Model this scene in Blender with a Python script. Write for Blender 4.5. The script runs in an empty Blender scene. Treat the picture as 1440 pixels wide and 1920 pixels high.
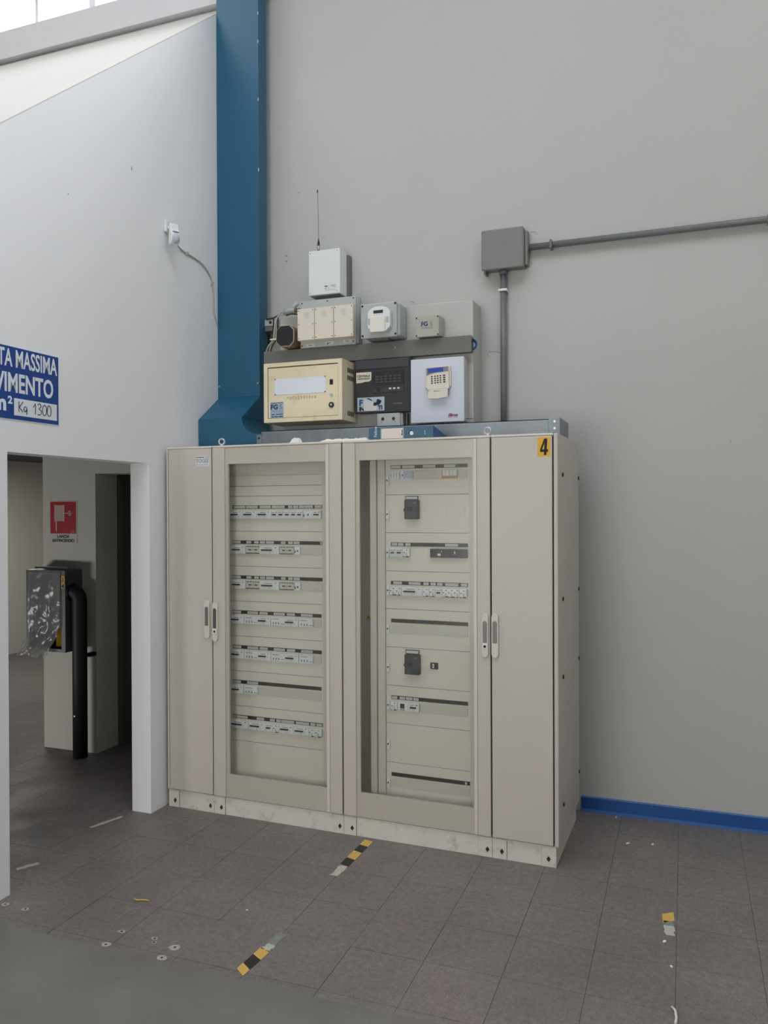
import bpy, bmesh, math, random
from mathutils import Vector, Matrix
random.seed(7)
S = bpy.context.scene
COL = S.collection
PI = math.pi

# ------------------------------------------------------------------ camera
cd = bpy.data.cameras.new('camera'); cam = bpy.data.objects.new('camera', cd); COL.objects.link(cam)
cd.sensor_fit = 'HORIZONTAL'; cd.sensor_width = 36.0; cd.lens = 1505.1 / 1440 * 36.0
cd.clip_start = 0.05; cd.clip_end = 100
CX, CY, CZ = 2.86068, -4.71144, 1.74036
Rv = Vector((0.9363437, 0.35106113, -0.00406886)); Uv = Vector((0.0021612, 0.00582564, 0.9999807)); Fv = Vector((-0.35107805, 0.93633442, -0.00469609))
cam.matrix_world = Matrix(((Rv.x, Uv.x, -Fv.x, CX), (Rv.y, Uv.y, -Fv.y, CY), (Rv.z, Uv.z, -Fv.z, CZ), (0, 0, 0, 1)))
S.camera = cam

# ------------------------------------------------------------------ world, lights, exposure
w = bpy.data.worlds.new('sky'); S.world = w; w.use_nodes = True
bg = w.node_tree.nodes['Background']; bg.inputs['Color'].default_value = (0.88, 0.93, 1.0, 1); bg.inputs['Strength'].default_value = 3.5

def area(name, loc, sx, sy, power, color, rot=(0, 0, 0)):
    l = bpy.data.lights.new(name, 'AREA'); l.shape = 'RECTANGLE'; l.size = sx; l.size_y = sy; l.energy = power; l.color = color
    o = bpy.data.objects.new(name, l); COL.objects.link(o); o.location = loc; o.rotation_euler = rot
    return o
area('clerestory_lamp', (-0.9, 0.75, 6.05), 12.0, 1.3, 650, (1.0, 0.99, 0.975), (math.radians(-72), 0, 0))
area('overhead_fill_lamp', (2.2, -3.4, 6.55), 4.6, 2.6, 12, (1.0, 0.985, 0.96))  # added overhead fill for evenness and soft shadows, out of view
area('front_fill_lamp', (0.9, -7.3, 1.5), 1.9, 2.6, 70, (1.0, 0.985, 0.95), (math.radians(90), 0, 0))  # added frontal fill for cabinets and back wall; no gate exists here
area('overhead_fill_lamp', (-1.9, -2.3, 6.55), 2.4, 1.4, 16, (1.0, 0.96, 0.90))  # added fill to brighten the slope and beam above the annex
area('corridor_fill_lamp', (-3.3, 1.6, 2.28), 0.9, 0.9, 24, (1.0, 0.98, 0.93))  # added fill to brighten the corridor wall, no fixture behind it
area('annex_fill_lamp', (-3.1, -3.3, 0.28), 1.4, 0.40, 34, (1.0, 0.99, 0.96), (math.radians(90), 0, 0))  # added low fill to brighten the lower pillar; no window there
S.view_settings.view_transform = 'Standard'; S.view_settings.look = 'None'; S.view_settings.gamma = 1.0
S.view_settings.use_curve_mapping = False; S.view_settings.exposure = 0.25

# ------------------------------------------------------------------ materials
def lin(c):
    return tuple(((v / 255) / 12.92 if v / 255 <= 0.04045 else ((v / 255 + 0.055) / 1.055) ** 2.4) for v in c)
MATS = {}
def mat(name, rgb, rough=0.5, metal=0.0, var=0.0, vscale=8.0, bump=0.0, bscale=120.0, spec=0.5, stain=None, sscale=2.0, emit=0, obvar=0.0):
    if name in MATS: return MATS[name]
    m = bpy.data.materials.new(name); m.use_nodes = True; nt = m.node_tree; N = nt.nodes; L = nt.links
    b = N['Principled BSDF']; c = lin(rgb)
    b.inputs['Base Color'].default_value = (*c, 1); b.inputs['Roughness'].default_value = rough
    b.inputs['Metallic'].default_value = metal; b.inputs['Specular IOR Level'].default_value = spec
    tc = N.new('ShaderNodeTexCoord')
    last = None
    if var or obvar or stain:
        col = N.new('ShaderNodeRGB'); col.outputs[0].default_value = (*c, 1); last = col.outputs[0]
        if obvar:
            oi = N.new('ShaderNodeObjectInfo'); mr = N.new('ShaderNodeMapRange')
            mr.inputs['To Min'].default_value = 1 - obvar; mr.inputs['To Max'].default_value = 1 + obvar
            L.new(oi.outputs['Random'], mr.inputs['Value'])
            vm = N.new('ShaderNodeVectorMath'); vm.operation = 'SCALE'; L.new(last, vm.inputs[0]); L.new(mr.outputs[0], vm.inputs['Scale']); last = vm.outputs[0]
        if var:
            n = N.new('ShaderNodeTexNoise'); n.inputs['Scale'].default_value = vscale; n.inputs['Detail'].default_value = 5
            g = N.new('ShaderNodeNewGeometry'); L.new(g.outputs['Position'], n.inputs['Vector'])
            mr = N.new('ShaderNodeMapRange'); mr.inputs['From Min'].default_value = 0.3; mr.inputs['From Max'].default_value = 0.7
            mr.inputs['To Min'].default_value = 1 - var; mr.inputs['To Max'].default_value = 1 + var; L.new(n.outputs['Fac'], mr.inputs['Value'])
            vm = N.new('ShaderNodeVectorMath'); vm.operation = 'SCALE'; L.new(last, vm.inputs[0]); L.new(mr.outputs[0], vm.inputs['Scale']); last = vm.outputs[0]
        if stain:
            n = N.new('ShaderNodeTexNoise'); n.inputs['Scale'].default_value = sscale; n.inputs['Detail'].default_value = 7; n.inputs['Roughness'].default_value = 0.65
            g = N.new('ShaderNodeNewGeometry'); L.new(g.outputs['Position'], n.inputs['Vector'])
            r = N.new('ShaderNodeValToRGB'); r.color_ramp.elements[0].position = 0.55; r.color_ramp.elements[1].position = 0.72
            r.color_ramp.elements[0].color = (0, 0, 0, 1); r.color_ramp.elements[1].color = (0.6, 0.6, 0.6, 1)
            L.new(n.outputs['Fac'], r.inputs[0])
            mx = N.new('ShaderNodeMixRGB'); mx.inputs['Color2'].default_value = (*lin(stain), 1)
            L.new(r.outputs[0], mx.inputs['Fac']); L.new(last, mx.inputs['Color1']); last = mx.outputs[0]
        L.new(last, b.inputs['Base Color'])
    if bump:
        n = N.new('ShaderNodeTexNoise'); n.inputs['Scale'].default_value = bscale; n.inputs['Detail'].default_value = 3
        L.new(tc.outputs['Object'], n.inputs['Vector'])
        bp = N.new('ShaderNodeBump'); bp.inputs['Strength'].default_value = bump; bp.inputs['Distance'].default_value = 0.002
        L.new(n.outputs['Fac'], bp.inputs['Height']); L.new(bp.outputs['Normal'], b.inputs['Normal'])
    if emit:
        b.inputs['Emission Color'].default_value = (*c, 1); b.inputs['Emission Strength'].default_value = emit
    MATS[name] = m; return m

def glass_mat(name, tint, haze, hazecol, ior=1.45, rough=0.03):
    m = bpy.data.materials.new(name); m.use_nodes = True; nt = m.node_tree; N = nt.nodes; L = nt.links
    N.remove(N['Principled BSDF']); out = N['Material Output']
    tr = N.new('ShaderNodeBsdfTransparent'); tr.inputs[0].default_value = (*tint, 1)
    gl = N.new('ShaderNodeBsdfGlossy'); gl.inputs['Roughness'].default_value = rough
    df = N.new('ShaderNodeBsdfDiffuse'); df.inputs[0].default_value = (*lin(hazecol), 1)
    m1 = N.new('ShaderNodeMixShader'); m1.inputs[0].default_value = haze; L.new(tr.outputs[0], m1.inputs[1]); L.new(df.outputs[0], m1.inputs[2])
    lw_ = N.new('ShaderNodeLayerWeight'); lw_.inputs['Blend'].default_value = 0.5
    pw = N.new('ShaderNodeMath'); pw.operation = 'POWER'; pw.inputs[1].default_value = 5.0; L.new(lw_.outputs['Facing'], pw.inputs[0])
    fr = N.new('ShaderNodeMath'); fr.operation = 'MULTIPLY_ADD'; fr.inputs[1].default_value = 0.95; fr.inputs[2].default_value = 0.03; L.new(pw.outputs[0], fr.inputs[0])
    m2 = N.new('ShaderNodeMixShader'); L.new(fr.outputs[0], m2.inputs[0]); L.new(m1.outputs[0], m2.inputs[1]); L.new(gl.outputs[0], m2.inputs[2])
    L.new(m2.outputs[0], out.inputs['Surface']); return m

def floor_mat(name, rgb, blotch, speck, bs=1.0):
    m = bpy.data.materials.new(name); m.use_nodes = True; nt = m.node_tree; N = nt.nodes; L = nt.links; b = N['Principled BSDF']
    g = N.new('ShaderNodeNewGeometry'); oi = N.new('ShaderNodeObjectInfo')
    def noise(s, d=4, r=0.5):
        n = N.new('ShaderNodeTexNoise'); n.inputs['Scale'].default_value = s; n.inputs['Detail'].default_value = d; n.inputs['Roughness'].default_value = r
        L.new(g.outputs['Position'], n.inputs['Vector']); return n.outputs['Fac']
    def rng(src, a, c, lo, hi):
        r = N.new('ShaderNodeMapRange'); r.inputs['From Min'].default_value = a; r.inputs['From Max'].default_value = c
        r.inputs['To Min'].default_value = lo; r.inputs['To Max'].default_value = hi; L.new(src, r.inputs['Value']); return r.outputs[0]
    def mul(a, c):
        x = N.new('ShaderNodeMath'); x.operation = 'MULTIPLY'; L.new(a, x.inputs[0]); L.new(c, x.inputs[1]); return x.outputs[0]
    f = mul(rng(noise(blotch, 6, 0.6), 0.3, 0.7, 0.86, 1.12), rng(noise(150 * bs, 2, 0.7), 0.25, 0.75, 1 - speck, 1 + speck))
    f = mul(f, rng(noise(38, 3, 0.6), 0.3, 0.7, 1 - speck * .5, 1 + speck * .5))
    f = mul(f, rng(oi.outputs['Random'], 0, 1, 0.96, 1.04))
    c1 = N.new('ShaderNodeMixRGB'); c1.inputs['Color1'].default_value = (*lin(rgb), 1)
    c2 = (rgb[0] + 3, rgb[1] - 1, rgb[2] - 1); c1.inputs['Color2'].default_value = (*lin(c2), 1); L.new(rng(noise(3.1), 0.4, 0.6, 0, 1), c1.inputs['Fac'])
    vm = N.new('ShaderNodeVectorMath'); vm.operation = 'SCALE'; L.new(c1.outputs[0], vm.inputs[0]); L.new(f, vm.inputs['Scale'])
    L.new(vm.outputs[0], b.inputs['Base Color'])
    b.inputs['Specular IOR Level'].default_value = 0.4
    L.new(rng(noise(5), 0.3, 0.7, 0.42, 0.62), b.inputs['Roughness'])
    return m

M_TILE = floor_mat('floor_tile', (118, 113, 110), 1.6, 0.32)
M_COAT = floor_mat('coated_concrete', (117, 117, 109), 2.2, 0.05)
M_GROUT = mat('grout', (80, 78, 76), 0.9)
M_WALL = mat('wall_paint_dim', (188, 188, 184), 0.75, var=0.02, vscale=1.3, bump=0.25, bscale=60, spec=0.25)  # wall paint darkened to carry the back wall's weaker light
M_WALLL = mat('wall_paint_cool_lit', (234, 235, 237), 0.75, var=0.015, vscale=1.3, bump=0.2, bscale=50, spec=0.25)  # wall paint lightened, the left wall's stronger light put into its colour
M_WALLC = mat('wall_paint_warm', (200, 198, 193), 0.8, var=0.02, vscale=2, spec=0.2)
M_WALLP = mat('wall_paint_pillar', (206, 204, 196), 0.8, var=0.02, vscale=2, spec=0.2)
M_BEAM = mat('beam_paint', (220, 218, 222), 0.7, var=0.02, spec=0.2)
M_CAB = mat('cabinet_paint', (197, 190, 182), 0.42, var=0.012, vscale=3, spec=0.45)
M_CABE = mat('cabinet_edge_paint', (212, 205, 194), 0.40)
M_PLINTH = mat('plinth_paint', (214, 210, 200), 0.5, var=0.03, vscale=9, stain=(150, 145, 135), sscale=14)
M_PANEL = mat('front_panel_paint', (226, 222, 210), 0.5)
M_PANELG = mat('rail_paint', (216, 209, 197), 0.5)
M_DARK = mat('dark_gap_and_part', (30, 26, 22), 0.8)  # also colours the strips that paint shade into door gaps
M_BLACK = mat('black_plastic', (22, 22, 24), 0.45)
M_BLACK2 = mat('soft_black_plastic', (44, 44, 49), 0.5, var=0.05)
M_WHITEP = mat('white_plastic', (225, 228, 228), 0.4)
M_DEV = mat('device_plastic', (228, 234, 234), 0.45)
M_DEVG = mat('grey_device_plastic', (206, 205, 195), 0.5)
M_PAPER = mat('paper_label', (212, 214, 212), 0.8)
M_INK = mat('ink', (28, 28, 32), 0.7)
M_GREYINK = mat('grey_ink', (120, 122, 124), 0.7)
M_BLUE = mat('duct_blue', (26, 90, 120), 0.42, var=0.03, vscale=2.5, spec=0.5)
M_BASEB = mat('baseboard_blue', (24, 82, 150), 0.4, var=0.08, vscale=14)
M_GREYBOX = mat('grey_box_plastic', (176, 180, 180), 0.5, var=0.02)
M_GREYBOX2 = mat('olive_grey_plastic', (172, 172, 160), 0.5)
M_BEIGE = mat('beige_plastic', (223, 215, 201), 0.5)
M_CREAM = mat('cream_enamel', (226, 214, 184), 0.45, var=0.03, vscale=8, stain=(198, 182, 146), sscale=9)
M_TRUNK = mat('trunking_grey', (108, 108, 104), 0.5, var=0.02)
M_CONDUIT = mat('conduit_grey', (108, 112, 112), 0.4, var=0.05, vscale=20)
M_JBOX = mat('junction_grey', (126, 128, 124), 0.5, var=0.03)
M_GALV = mat('galvanised_steel', (132, 140, 146), 0.42, metal=0.7, var=0.10, vscale=12)
M_STEEL = mat('bright_steel', (190, 190, 188), 0.3, metal=0.9)
M_DSTEEL = mat('handle_lever_grey', (105, 108, 108), 0.35, metal=0.3)
M_SCREW = mat('dark_screw', (70, 66, 58), 0.4, metal=0.6)
M_YELLOW = mat('sticker_yellow', (228, 172, 40), 0.5)
M_MARKY = mat('mark_yellow', (176, 160, 60), 0.6)
M_ORANGE = mat('orange_plastic', (200, 140, 60), 0.5)
M_LCD = mat('lcd_blue', (46, 76, 170), 0.25, var=0.4, vscale=260)
M_LCDW = mat('lcd_pale', (180, 192, 220), 0.25)
M_LCDD = mat('lcd_dark', (52, 60, 60), 0.2)
M_WHITEBOX = mat('white_steel', (206, 210, 222), 0.45)
M_WBOX2 = mat('white_box', (226, 228, 228), 0.45)
M_SIGNB = mat('sign_blue', (16, 64, 138), 0.35)
M_SIGNW = mat('sign_white', (222, 228, 236), 0.45)
M_RED = mat('sign_red', (168, 22, 36), 0.45)
M_BROWN = mat('brown_housing', (142, 116, 88), 0.5, var=0.06, vscale=20)
M_CABLEW = mat('cable_grey', (176, 176, 164), 0.5)
M_CABLEB = mat('cable_black', (40, 40, 40), 0.5)
M_CABLEBL = mat('cable_blue', (28, 84, 132), 0.5)
M_BINDER = mat('binder_blue', (52, 94, 118), 0.4, var=0.06, vscale=30)
M_BINDERS = mat('binder_cover_blue', (52, 84, 140), 0.4)
M_FOAM = mat('foam_white', (232, 230, 224), 0.8)
M_TAPEY = mat('tape_yellow', (214, 176, 86), 0.5, var=0.1, vscale=60, stain=(120, 112, 90), sscale=60)
M_TAPEK = mat('tape_black', (38, 38, 38), 0.5, var=0.1, vscale=60)
M_TAPEW = mat('tape_residue', (186, 186, 172), 0.7, var=0.15, vscale=80)
M_TAPEG = mat('tape_grey_residue', (130, 132, 128), 0.7, var=0.2, vscale=80)
M_MARK = mat('plaster_mark', (170, 168, 160), 0.8, var=0.2, vscale=120)
M_WMARK = mat('wall_scuff', (150, 150, 148), 0.8)
M_HOSEBOX = mat('hose_cabinet_grey', (76, 80, 82), 0.45, var=0.05)
M_PIPEB = mat('black_pipe', (17, 19, 24), 0.6)
M_DOORD = mat('dark_door_and_room', (28, 28, 32), 0.5)
M_FRAMEG = mat('door_frame_grey', (110, 108, 102), 0.5)
M_YELR = mat('yellow_hose', (214, 168, 30), 0.6)
M_GLASS = glass_mat('cabinet_glass', (0.955, 0.955, 0.95), 0.02, (200, 196, 188))
M_FILM = glass_mat('plastic_film', (0.80, 0.82, 0.82), 0.42, (176, 178, 178), 1.5, 0.2)
M_PANE = glass_mat('window_glass', (0.97, 0.98, 1.0), 0.02, (230, 235, 245))

# ------------------------------------------------------------------ mesh helpers
class MB:
    def __init__(s): s.v = []; s.f = []; s.sm = []
    def add(s, vs, fs, smooth=False):
        o = len(s.v); s.v += [tuple(v) for v in vs]; s.f += [tuple(i + o for i in f) for f in fs]; s.sm += [smooth] * len(fs); return s
    def box(s, x0, x1, y0, y1, z0, z1):
        vs = [(x, y, z) for x in (x0, x1) for y in (y0, y1) for z in (z0, z1)]
        return s.add(vs, [(0, 1, 3, 2), (4, 6, 7, 5), (0, 4, 5, 1), (2, 3, 7, 6), (0, 2, 6, 4), (1, 5, 7, 3)])
    def prism(s, poly, a0, a1, axis='y'):
        # poly in the plane: axis y -> (x,z); axis x -> (y,z); axis z -> (x,y)
        n = len(poly); vs = []
        for a in (a0, a1):
            for p, q in poly: vs.append((p, a, q) if axis == 'y' else (a, p, q) if axis == 'x' else (p, q, a))
        fs = [tuple(range(n)), tuple(range(2 * n - 1, n - 1, -1))] + [(i, i + n, (i + 1) % n + n, (i + 1) % n) for i in range(n)]
        return s.add(vs, fs)
    def cyl(s, c, r, h, axis='y', n=16, r2=None):
        r2 = r if r2 is None else r2; vs = []
        for k, (hh, rr) in enumerate(((0, r), (h, r2))):
            for i in range(n):
                a = 2 * PI * i / n; p, q = rr * math.cos(a), rr * math.sin(a)
                vs.append((c[0] + p, c[1] + hh, c[2] + q) if axis == 'y' else (c[0] + hh, c[1] + p, c[2] + q) if axis == 'x' else (c[0] + p, c[1] + q, c[2] + hh))
        o = len(s.v)
        s.add(vs, [tuple(range(n)), tuple(range(2 * n - 1, n - 1, -1))])
        s.add([], [])
        s.f += [(o + i, o + i + n, o + (i + 1) % n + n, o + (i + 1) % n) for i in range(n)]; s.sm += [True] * n
        return s
    def tube(s, pts, r, n=10, cap=True):
        pts = [Vector(p) for p in pts]; rings = []; up = Vector((0.13, 0.31, 0.94)).normalized(); prev = None
        for i, p in enumerate(pts):
            t = (pts[min(i + 1, len(pts) - 1)] - pts[max(i - 1, 0)]).normalized()
            a = (up if prev is None else prev); a = (a - t * a.dot(t)).normalized(); prev = a; b = t.cross(a)
            rr = r[i] if isinstance(r, (list, tuple)) else r
            rings.append([p + a * rr * math.cos(2 * PI * k / n) + b * rr * math.sin(2 * PI * k / n) for k in range(n)])
        o = len(s.v); s.v += [tuple(v) for ring in rings for v in ring]
        for i in range(len(rings) - 1):
            for k in range(n):
                s.f.append((o + i * n + k, o + i * n + (k + 1) % n, o + (i + 1) * n + (k + 1) % n, o + (i + 1) * n + k)); s.sm.append(True)
        if cap:
            s.f.append(tuple(o + k for k in range(n))); s.f.append(tuple(o + (len(rings) - 1) * n + k for k in range(n))); s.sm += [False, False]
        return s
    def sphere(s, c, r, n=14, m=9, sc=(1, 1, 1)):
        o = len(s.v)
        for j in range(m + 1):
            th = PI * j / m
            for i in range(n):
                a = 2 * PI * i / n; s.v.append((c[0] + r * sc[0] * math.sin(th) * math.cos(a), c[1] + r * sc[1] * math.sin(th) * math.sin(a), c[2] + r * sc[2] * math.cos(th)))
        for j in range(m):
            for i in range(n): s.f.append((o + j * n + i, o + (j + 1) * n + i, o + (j + 1) * n + (i + 1) % n, o + j * n + (i + 1) % n)); s.sm.append(True)
        return s
    def mesh(s, name, m):
        me = bpy.data.meshes.new(name); me.from_pydata(s.v, [], s.f)
        for p, k in zip(me.polygons, s.sm): p.use_smooth = k
        bm = bmesh.new(); bm.from_mesh(me); bmesh.ops.remove_doubles(bm, verts=bm.verts, dist=1e-6); bmesh.ops.recalc_face_normals(bm, faces=bm.faces); bm.to_mesh(me); bm.free()
        me.materials.append(m); me.update(); return me
    def obj(s, name, m, parent=None, bevel=0, seg=2):
        o = bpy.data.objects.new(name, s.mesh(name, m)); COL.objects.link(o)
        if parent: o.parent = parent
        if bevel:
            b = o.modifiers.new('bevel', 'BEVEL'); b.width = bevel; b.segments = seg; b.limit_method = 'ANGLE'; b.angle_limit = 0.6; b.harden_normals = False
        return o

def tag(o, label=None, cat=None, group=None, kind=None):
    if label: o['label'] = label
    if cat: o['category'] = cat
    if group: o['group'] = group
    if kind: o['kind'] = kind
    return o
def empty(name, loc, label, cat, group=None, rz=0):
    o = bpy.data.objects.new(name, None); COL.objects.link(o); o.location = loc; o.rotation_euler = (0, 0, rz); o.empty_display_size = 0.05
    bpy.context.view_layer.update()
    return tag(o, label, cat, group)
def local(o):  # helper: world origin of an unrotated empty
    return o.location
def bx(name, m, parent, x0, x1, y0, y1, z0, z1, bevel=0, seg=2):
    # world coordinates -> parent's local (parents rotated use local coords directly)
    lx, ly, lz = OFF
    return MB().box(x0 - lx, x1 - lx, y0 - ly, y1 - ly, z0 - lz, z1 - lz).obj(name, m, parent, bevel, seg)
OFF = (0, 0, 0)
def at(o):
    global OFF
    OFF = tuple(o.location) if o is not None else (0, 0, 0)
    return o
def off(p): return (p[0] - OFF[0], p[1] - OFF[1], p[2] - OFF[2])
def struct(name, mb, m, parent=None):
    o = mb.obj(name, m, parent)
    if parent is None: o['kind'] = 'structure'
    return o

def text(s, loc, size, m, parent, face='front', sx=1.0, bold=0.0, shear=0.0, align='LEFT', depth=0.0004, name='lettering', roll=0.0, width=None, height=None):
    c = bpy.data.curves.new('t', 'FONT'); c.body = s; c.size = size; c.extrude = depth; c.offset = bold; c.shear = shear; c.align_x = align
    c.resolution_u = 3
    t = bpy.data.objects.new('t', c); COL.objects.link(t); bpy.context.view_layer.update()
    me = bpy.data.meshes.new_from_object(t.evaluated_get(bpy.context.evaluated_depsgraph_get()))
    bpy.data.objects.remove(t); bpy.data.curves.remove(c)
    me.materials.clear(); me.materials.append(m); me.name = name
    me.transform(Matrix.Diagonal((sx, 1, 1, 1)))
    if width or height:
        xs_ = [v.co.x for v in me.vertices]; ys_ = [v.co.y for v in me.vertices]; a_ = min(xs_); b_ = min(ys_)
        me.transform(Matrix.Translation((-a_, -b_ if height else 0, 0)))
        me.transform(Matrix.Diagonal((width / (max(xs_) - a_) if width else 1, height / (max(ys_) - b_) if height else 1, 1, 1)))
    if roll: me.transform(Matrix.Rotation(roll, 4, 'Z'))
    R = Matrix.Rotation(PI / 2, 4, 'X')
    if face == 'left': R = Matrix.Rotation(PI / 2, 4, 'Z') @ R
    me.transform(R)
    o = bpy.data.objects.new(name, me); COL.objects.link(o); o.parent = parent; o.location = off(loc)
    return o
def join_front(name, m, parent, rects, y, d=0.0008):
    mb = MB()
    for (x0, x1, z0, z1) in rects: mb.box(x0 - OFF[0], x1 - OFF[0], y - d - OFF[1], y - OFF[1], z0 - OFF[2], z1 - OFF[2])
    o = mb.obj(name, m, parent)
    if len(rects) > 1: o['kind'] = 'stuff'
    return o

# ================================================================== SETTING
T = 0.3025
def tile_mesh(x0, x1, y0, y1): pass
fl = struct('floor', MB().box(-7, 6, -7.5, 5, -0.12, -0.003), M_GROUT)
tm = MB().box(-T / 2 + .0008, T / 2 - .0008, -T / 2 + .0008, T / 2 - .0008, -0.003, 0.0).mesh('tile', M_TILE)
cells = []
for i in range(-33, 11):
    for j in range(-14, 21):
        x = 2.825 + (i + 0.5) * T; y = -1.48 + (j + 0.5) * T
        if x < -6.9 or x > 5.9 or y < -2.42 or y > 4.9: continue
        d = Vector((x - CX, y - CY, -CZ)); z = d.dot(Fv); px = 720 + 1505 * d.dot(Rv) / z if z > 0.3 else 9999; py = 960 - 1505 * d.dot(Uv) / z if z > 0.3 else 9999
        vis = -40 < px < 1490 and py < 1990 and not (0.02 < x < 2.25 and y > -0.72) and not (x > 0 and y > 0.1)
        if x < -0.13 and px > 250: vis = False
        if y > 0.2 and x > -1.3: vis = False
        cells.append((0 if vis else 1, z if vis else abs(x) + abs(y), x, y))
cells.sort(); rest = MB(); n = 0
for v, z, x, y in cells:
    if v == 0 and n < 290:
        o = bpy.data.objects.new('tile', tm); COL.objects.link(o); o.parent = fl
        o.location = (x, y, random.uniform(-0.0006, 0.0006)); n += 1
    else:
        rest.box(x - T / 2 + .0008, x + T / 2 - .0008, y - T / 2 + .0008, y + T / 2 - .0008, -0.003, 0.0)
r = rest.obj('tile', M_TILE, fl); r['kind'] = 'stuff'
coat = MB(); pts = [(-7, -2.10)] + [(-1 + k * 0.25, -2.128 + random.uniform(-.007, .007) - (0.03 if k > 14 else 0)) for k in range(28)] + [(5.9, -2.16), (5.9, -7.4), (-7, -7.4)]
coat.prism(pts, -0.0058, 0.0022, 'z'); coat.obj('concrete_coating', M_COAT, fl)

# left wall: raked top, doorway opening
wl = MB(); TH = -0.13; D0, D1, DH = -1.9175, -0.8925, 2.002
top = lambda y: max(3.27, 5.118 + 0.847 * y) - 0.006
def lw(pts): wl.prism(pts, TH, 0.0, 'x')
lw([(-7.2, 0), (D0, 0), (D0, DH), (D0, top(D0)), (-2.182, 3.264), (-7.2, 3.264)])
lw([(D0, DH), (D1, DH), (D1, top(D1)), (D0, top(D0))])
lw([(D1, 0), (-0.0, 0), (-0.0, top(0)), (D1, top(D1)), (D1, DH)])
struct('wall_left', wl, M_WALLL)
# back wall
struct('wall_back', MB().box(-0.13, 5.2, 0.0, 0.25, 0, 5.12), M_WALL)
struct('ceiling_slope', MB().prism([(0.0, 5.118), (-2.182, 3.27), (-7.2, 3.27), (-7.2, 3.12), (-2.12, 3.12), (0.0, 4.92)], -7.0, TH, 'x').prism([(0.0, 5.118), (-2.182, 3.27), (-7.2, 3.27), (-7.2, 3.264), (-2.182, 3.264), (0.0, 5.112)], TH, 0.0, 'x'), M_WALLC)
struct('wall_back_upper', MB().box(-7, -0.13, 0.0, 0.25, 2.33, 5.12), M_WALLC)
struct('wall_header', MB().box(-1.07, -0.13, -0.08, 0.15, 1.995, 2.33), M_WALLP)
pil = struct('wall_pillar', MB().box(-1.545, -1.07, -0.08, 0.15, 0, 2.33), M_WALLP)
struct('trim_1', MB().box(-7, 5.2, -0.06, 0.25, 5.12, 5.325), M_BEAM)           # concrete beam under the clerestory
M_CONC = mat('grey_concrete', (128, 126, 120), 0.85, var=0.05)
struct('wall_right', MB().box(5.2, 5.4, -7.4, 0.25, 0, 6.8), M_WALLC)
struct('wall_front', MB().box(-7, 5.4, -7.6, -7.4, 0, 6.8), M_CONC)
struct('wall_annex', MB().box(-7.2, -7, -7.6, 5.2, 0, 6.8), M_CONC)
c = MB()   # unseen roof slab, two openings added for the overhead fill lamps
xs = [(-7.2, -3.1), (-3.1, -0.7), (-0.7, -0.1), (-0.1, 4.5), (4.5, 5.4)]
ys = [(-7.6, -4.7), (-4.7, -3.0), (-3.0, -2.1), (-2.1, -1.6), (-1.6, 0.25)]
for xa, xb in xs:
    for ya, yb in ys:
        if (xa, xb) == (-0.1, 4.5) and ya >= -4.7 and yb <= -2.1: continue
        if (xa, xb) == (-3.1, -0.7) and ya >= -3.0 and yb <= -1.6: continue
        c.box(xa, xb, ya, yb, 6.6, 6.8)
struct('ceiling', c, M_CONC)
struct('ceiling_annex', MB().box(-7, -0.13, -7.4, -0.08, 2.33, 2.45).box(-7, -0.13, -.08, 5.0, 2.33, 2.45), mat('annex_ceiling', (84, 82, 78), 0.8))
struct('wall_corridor', MB().box(-4.90, -4.76, 1.5, 5.0, 0, 2.33), M_WALLP)
struct('wall_corridor_end', MB().box(-4.9, -0.9, 4.85, 5.0, 0, 2.33), M_WALLP)
struct('wall_passage', MB().box(-1.20, -1.085, 0.15, 5.0, 0, 2.33), M_WALLP)
struct('wall_dark_room', MB().box(-1.07, 0.2, 1.6, 1.7, 0, 2.33).box(-0.13, 0.0, 0.25, 1.6, 0, 2.33), M_DOORD)  # near-black walls, the unlit room's darkness put into their colour
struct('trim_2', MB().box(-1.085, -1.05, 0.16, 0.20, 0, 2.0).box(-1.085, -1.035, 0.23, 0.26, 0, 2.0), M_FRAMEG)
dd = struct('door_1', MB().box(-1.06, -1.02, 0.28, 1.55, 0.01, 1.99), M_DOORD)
MB().tube([(-1.02, 0.40, 1.0), (-0.97, 0.40, 1.0), (-0.97, 0.5, 1.0)], 0.008).obj('door_handle', M_STEEL, dd)
struct('baseboard_back', MB().prism([(0.0, 0), (-0.022, 0), (-0.012, 0.016), (-0.010, 0.080), (-0.004, 0.086), (0.0, 0.086)], 2.3, 5.2, 'x'), M_BASEB)
# clerestory window above the beam
win = struct('window_1', MB().box(-7, 5.2, 0.06, 0.14, 5.325, 5.35).box(-7, 5.2, 0.06, 0.14, 6.52, 6.6), M_BEAM)
for k in range(-10, 14):
    x = -1.70 + 0.515 * k; hw = 0.028 if k % 2 else 0.013
    if -7 < x < 5.15:
        MB().box(x - hw, x + hw, 0.05, 0.15, 5.34, 6.54).obj('mullion', M_BEAM, win)
        MB().box(x + hw + .001, min(x + 0.515 - (0.013 if k % 2 else 0.028) - .001, 5.18), 0.098, 0.104, 5.345, 6.53).obj('pane', M_PANE, win)
for z in (5.665, 5.705):
    MB().box(-7, -1.78 if z > 5 else 0, 0.16, 0.19, z, z + 0.018).obj('glazing_bar', M_BEAM, win)
# boxed-in chase behind the small devices
ch = MB().box(0.47, 1.72, -0.194, 0.0, 2.02, 2.942)
o = ch.obj('trim_3', M_WALL, None, 0.006, 2); o['kind'] = 'structure'

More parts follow.
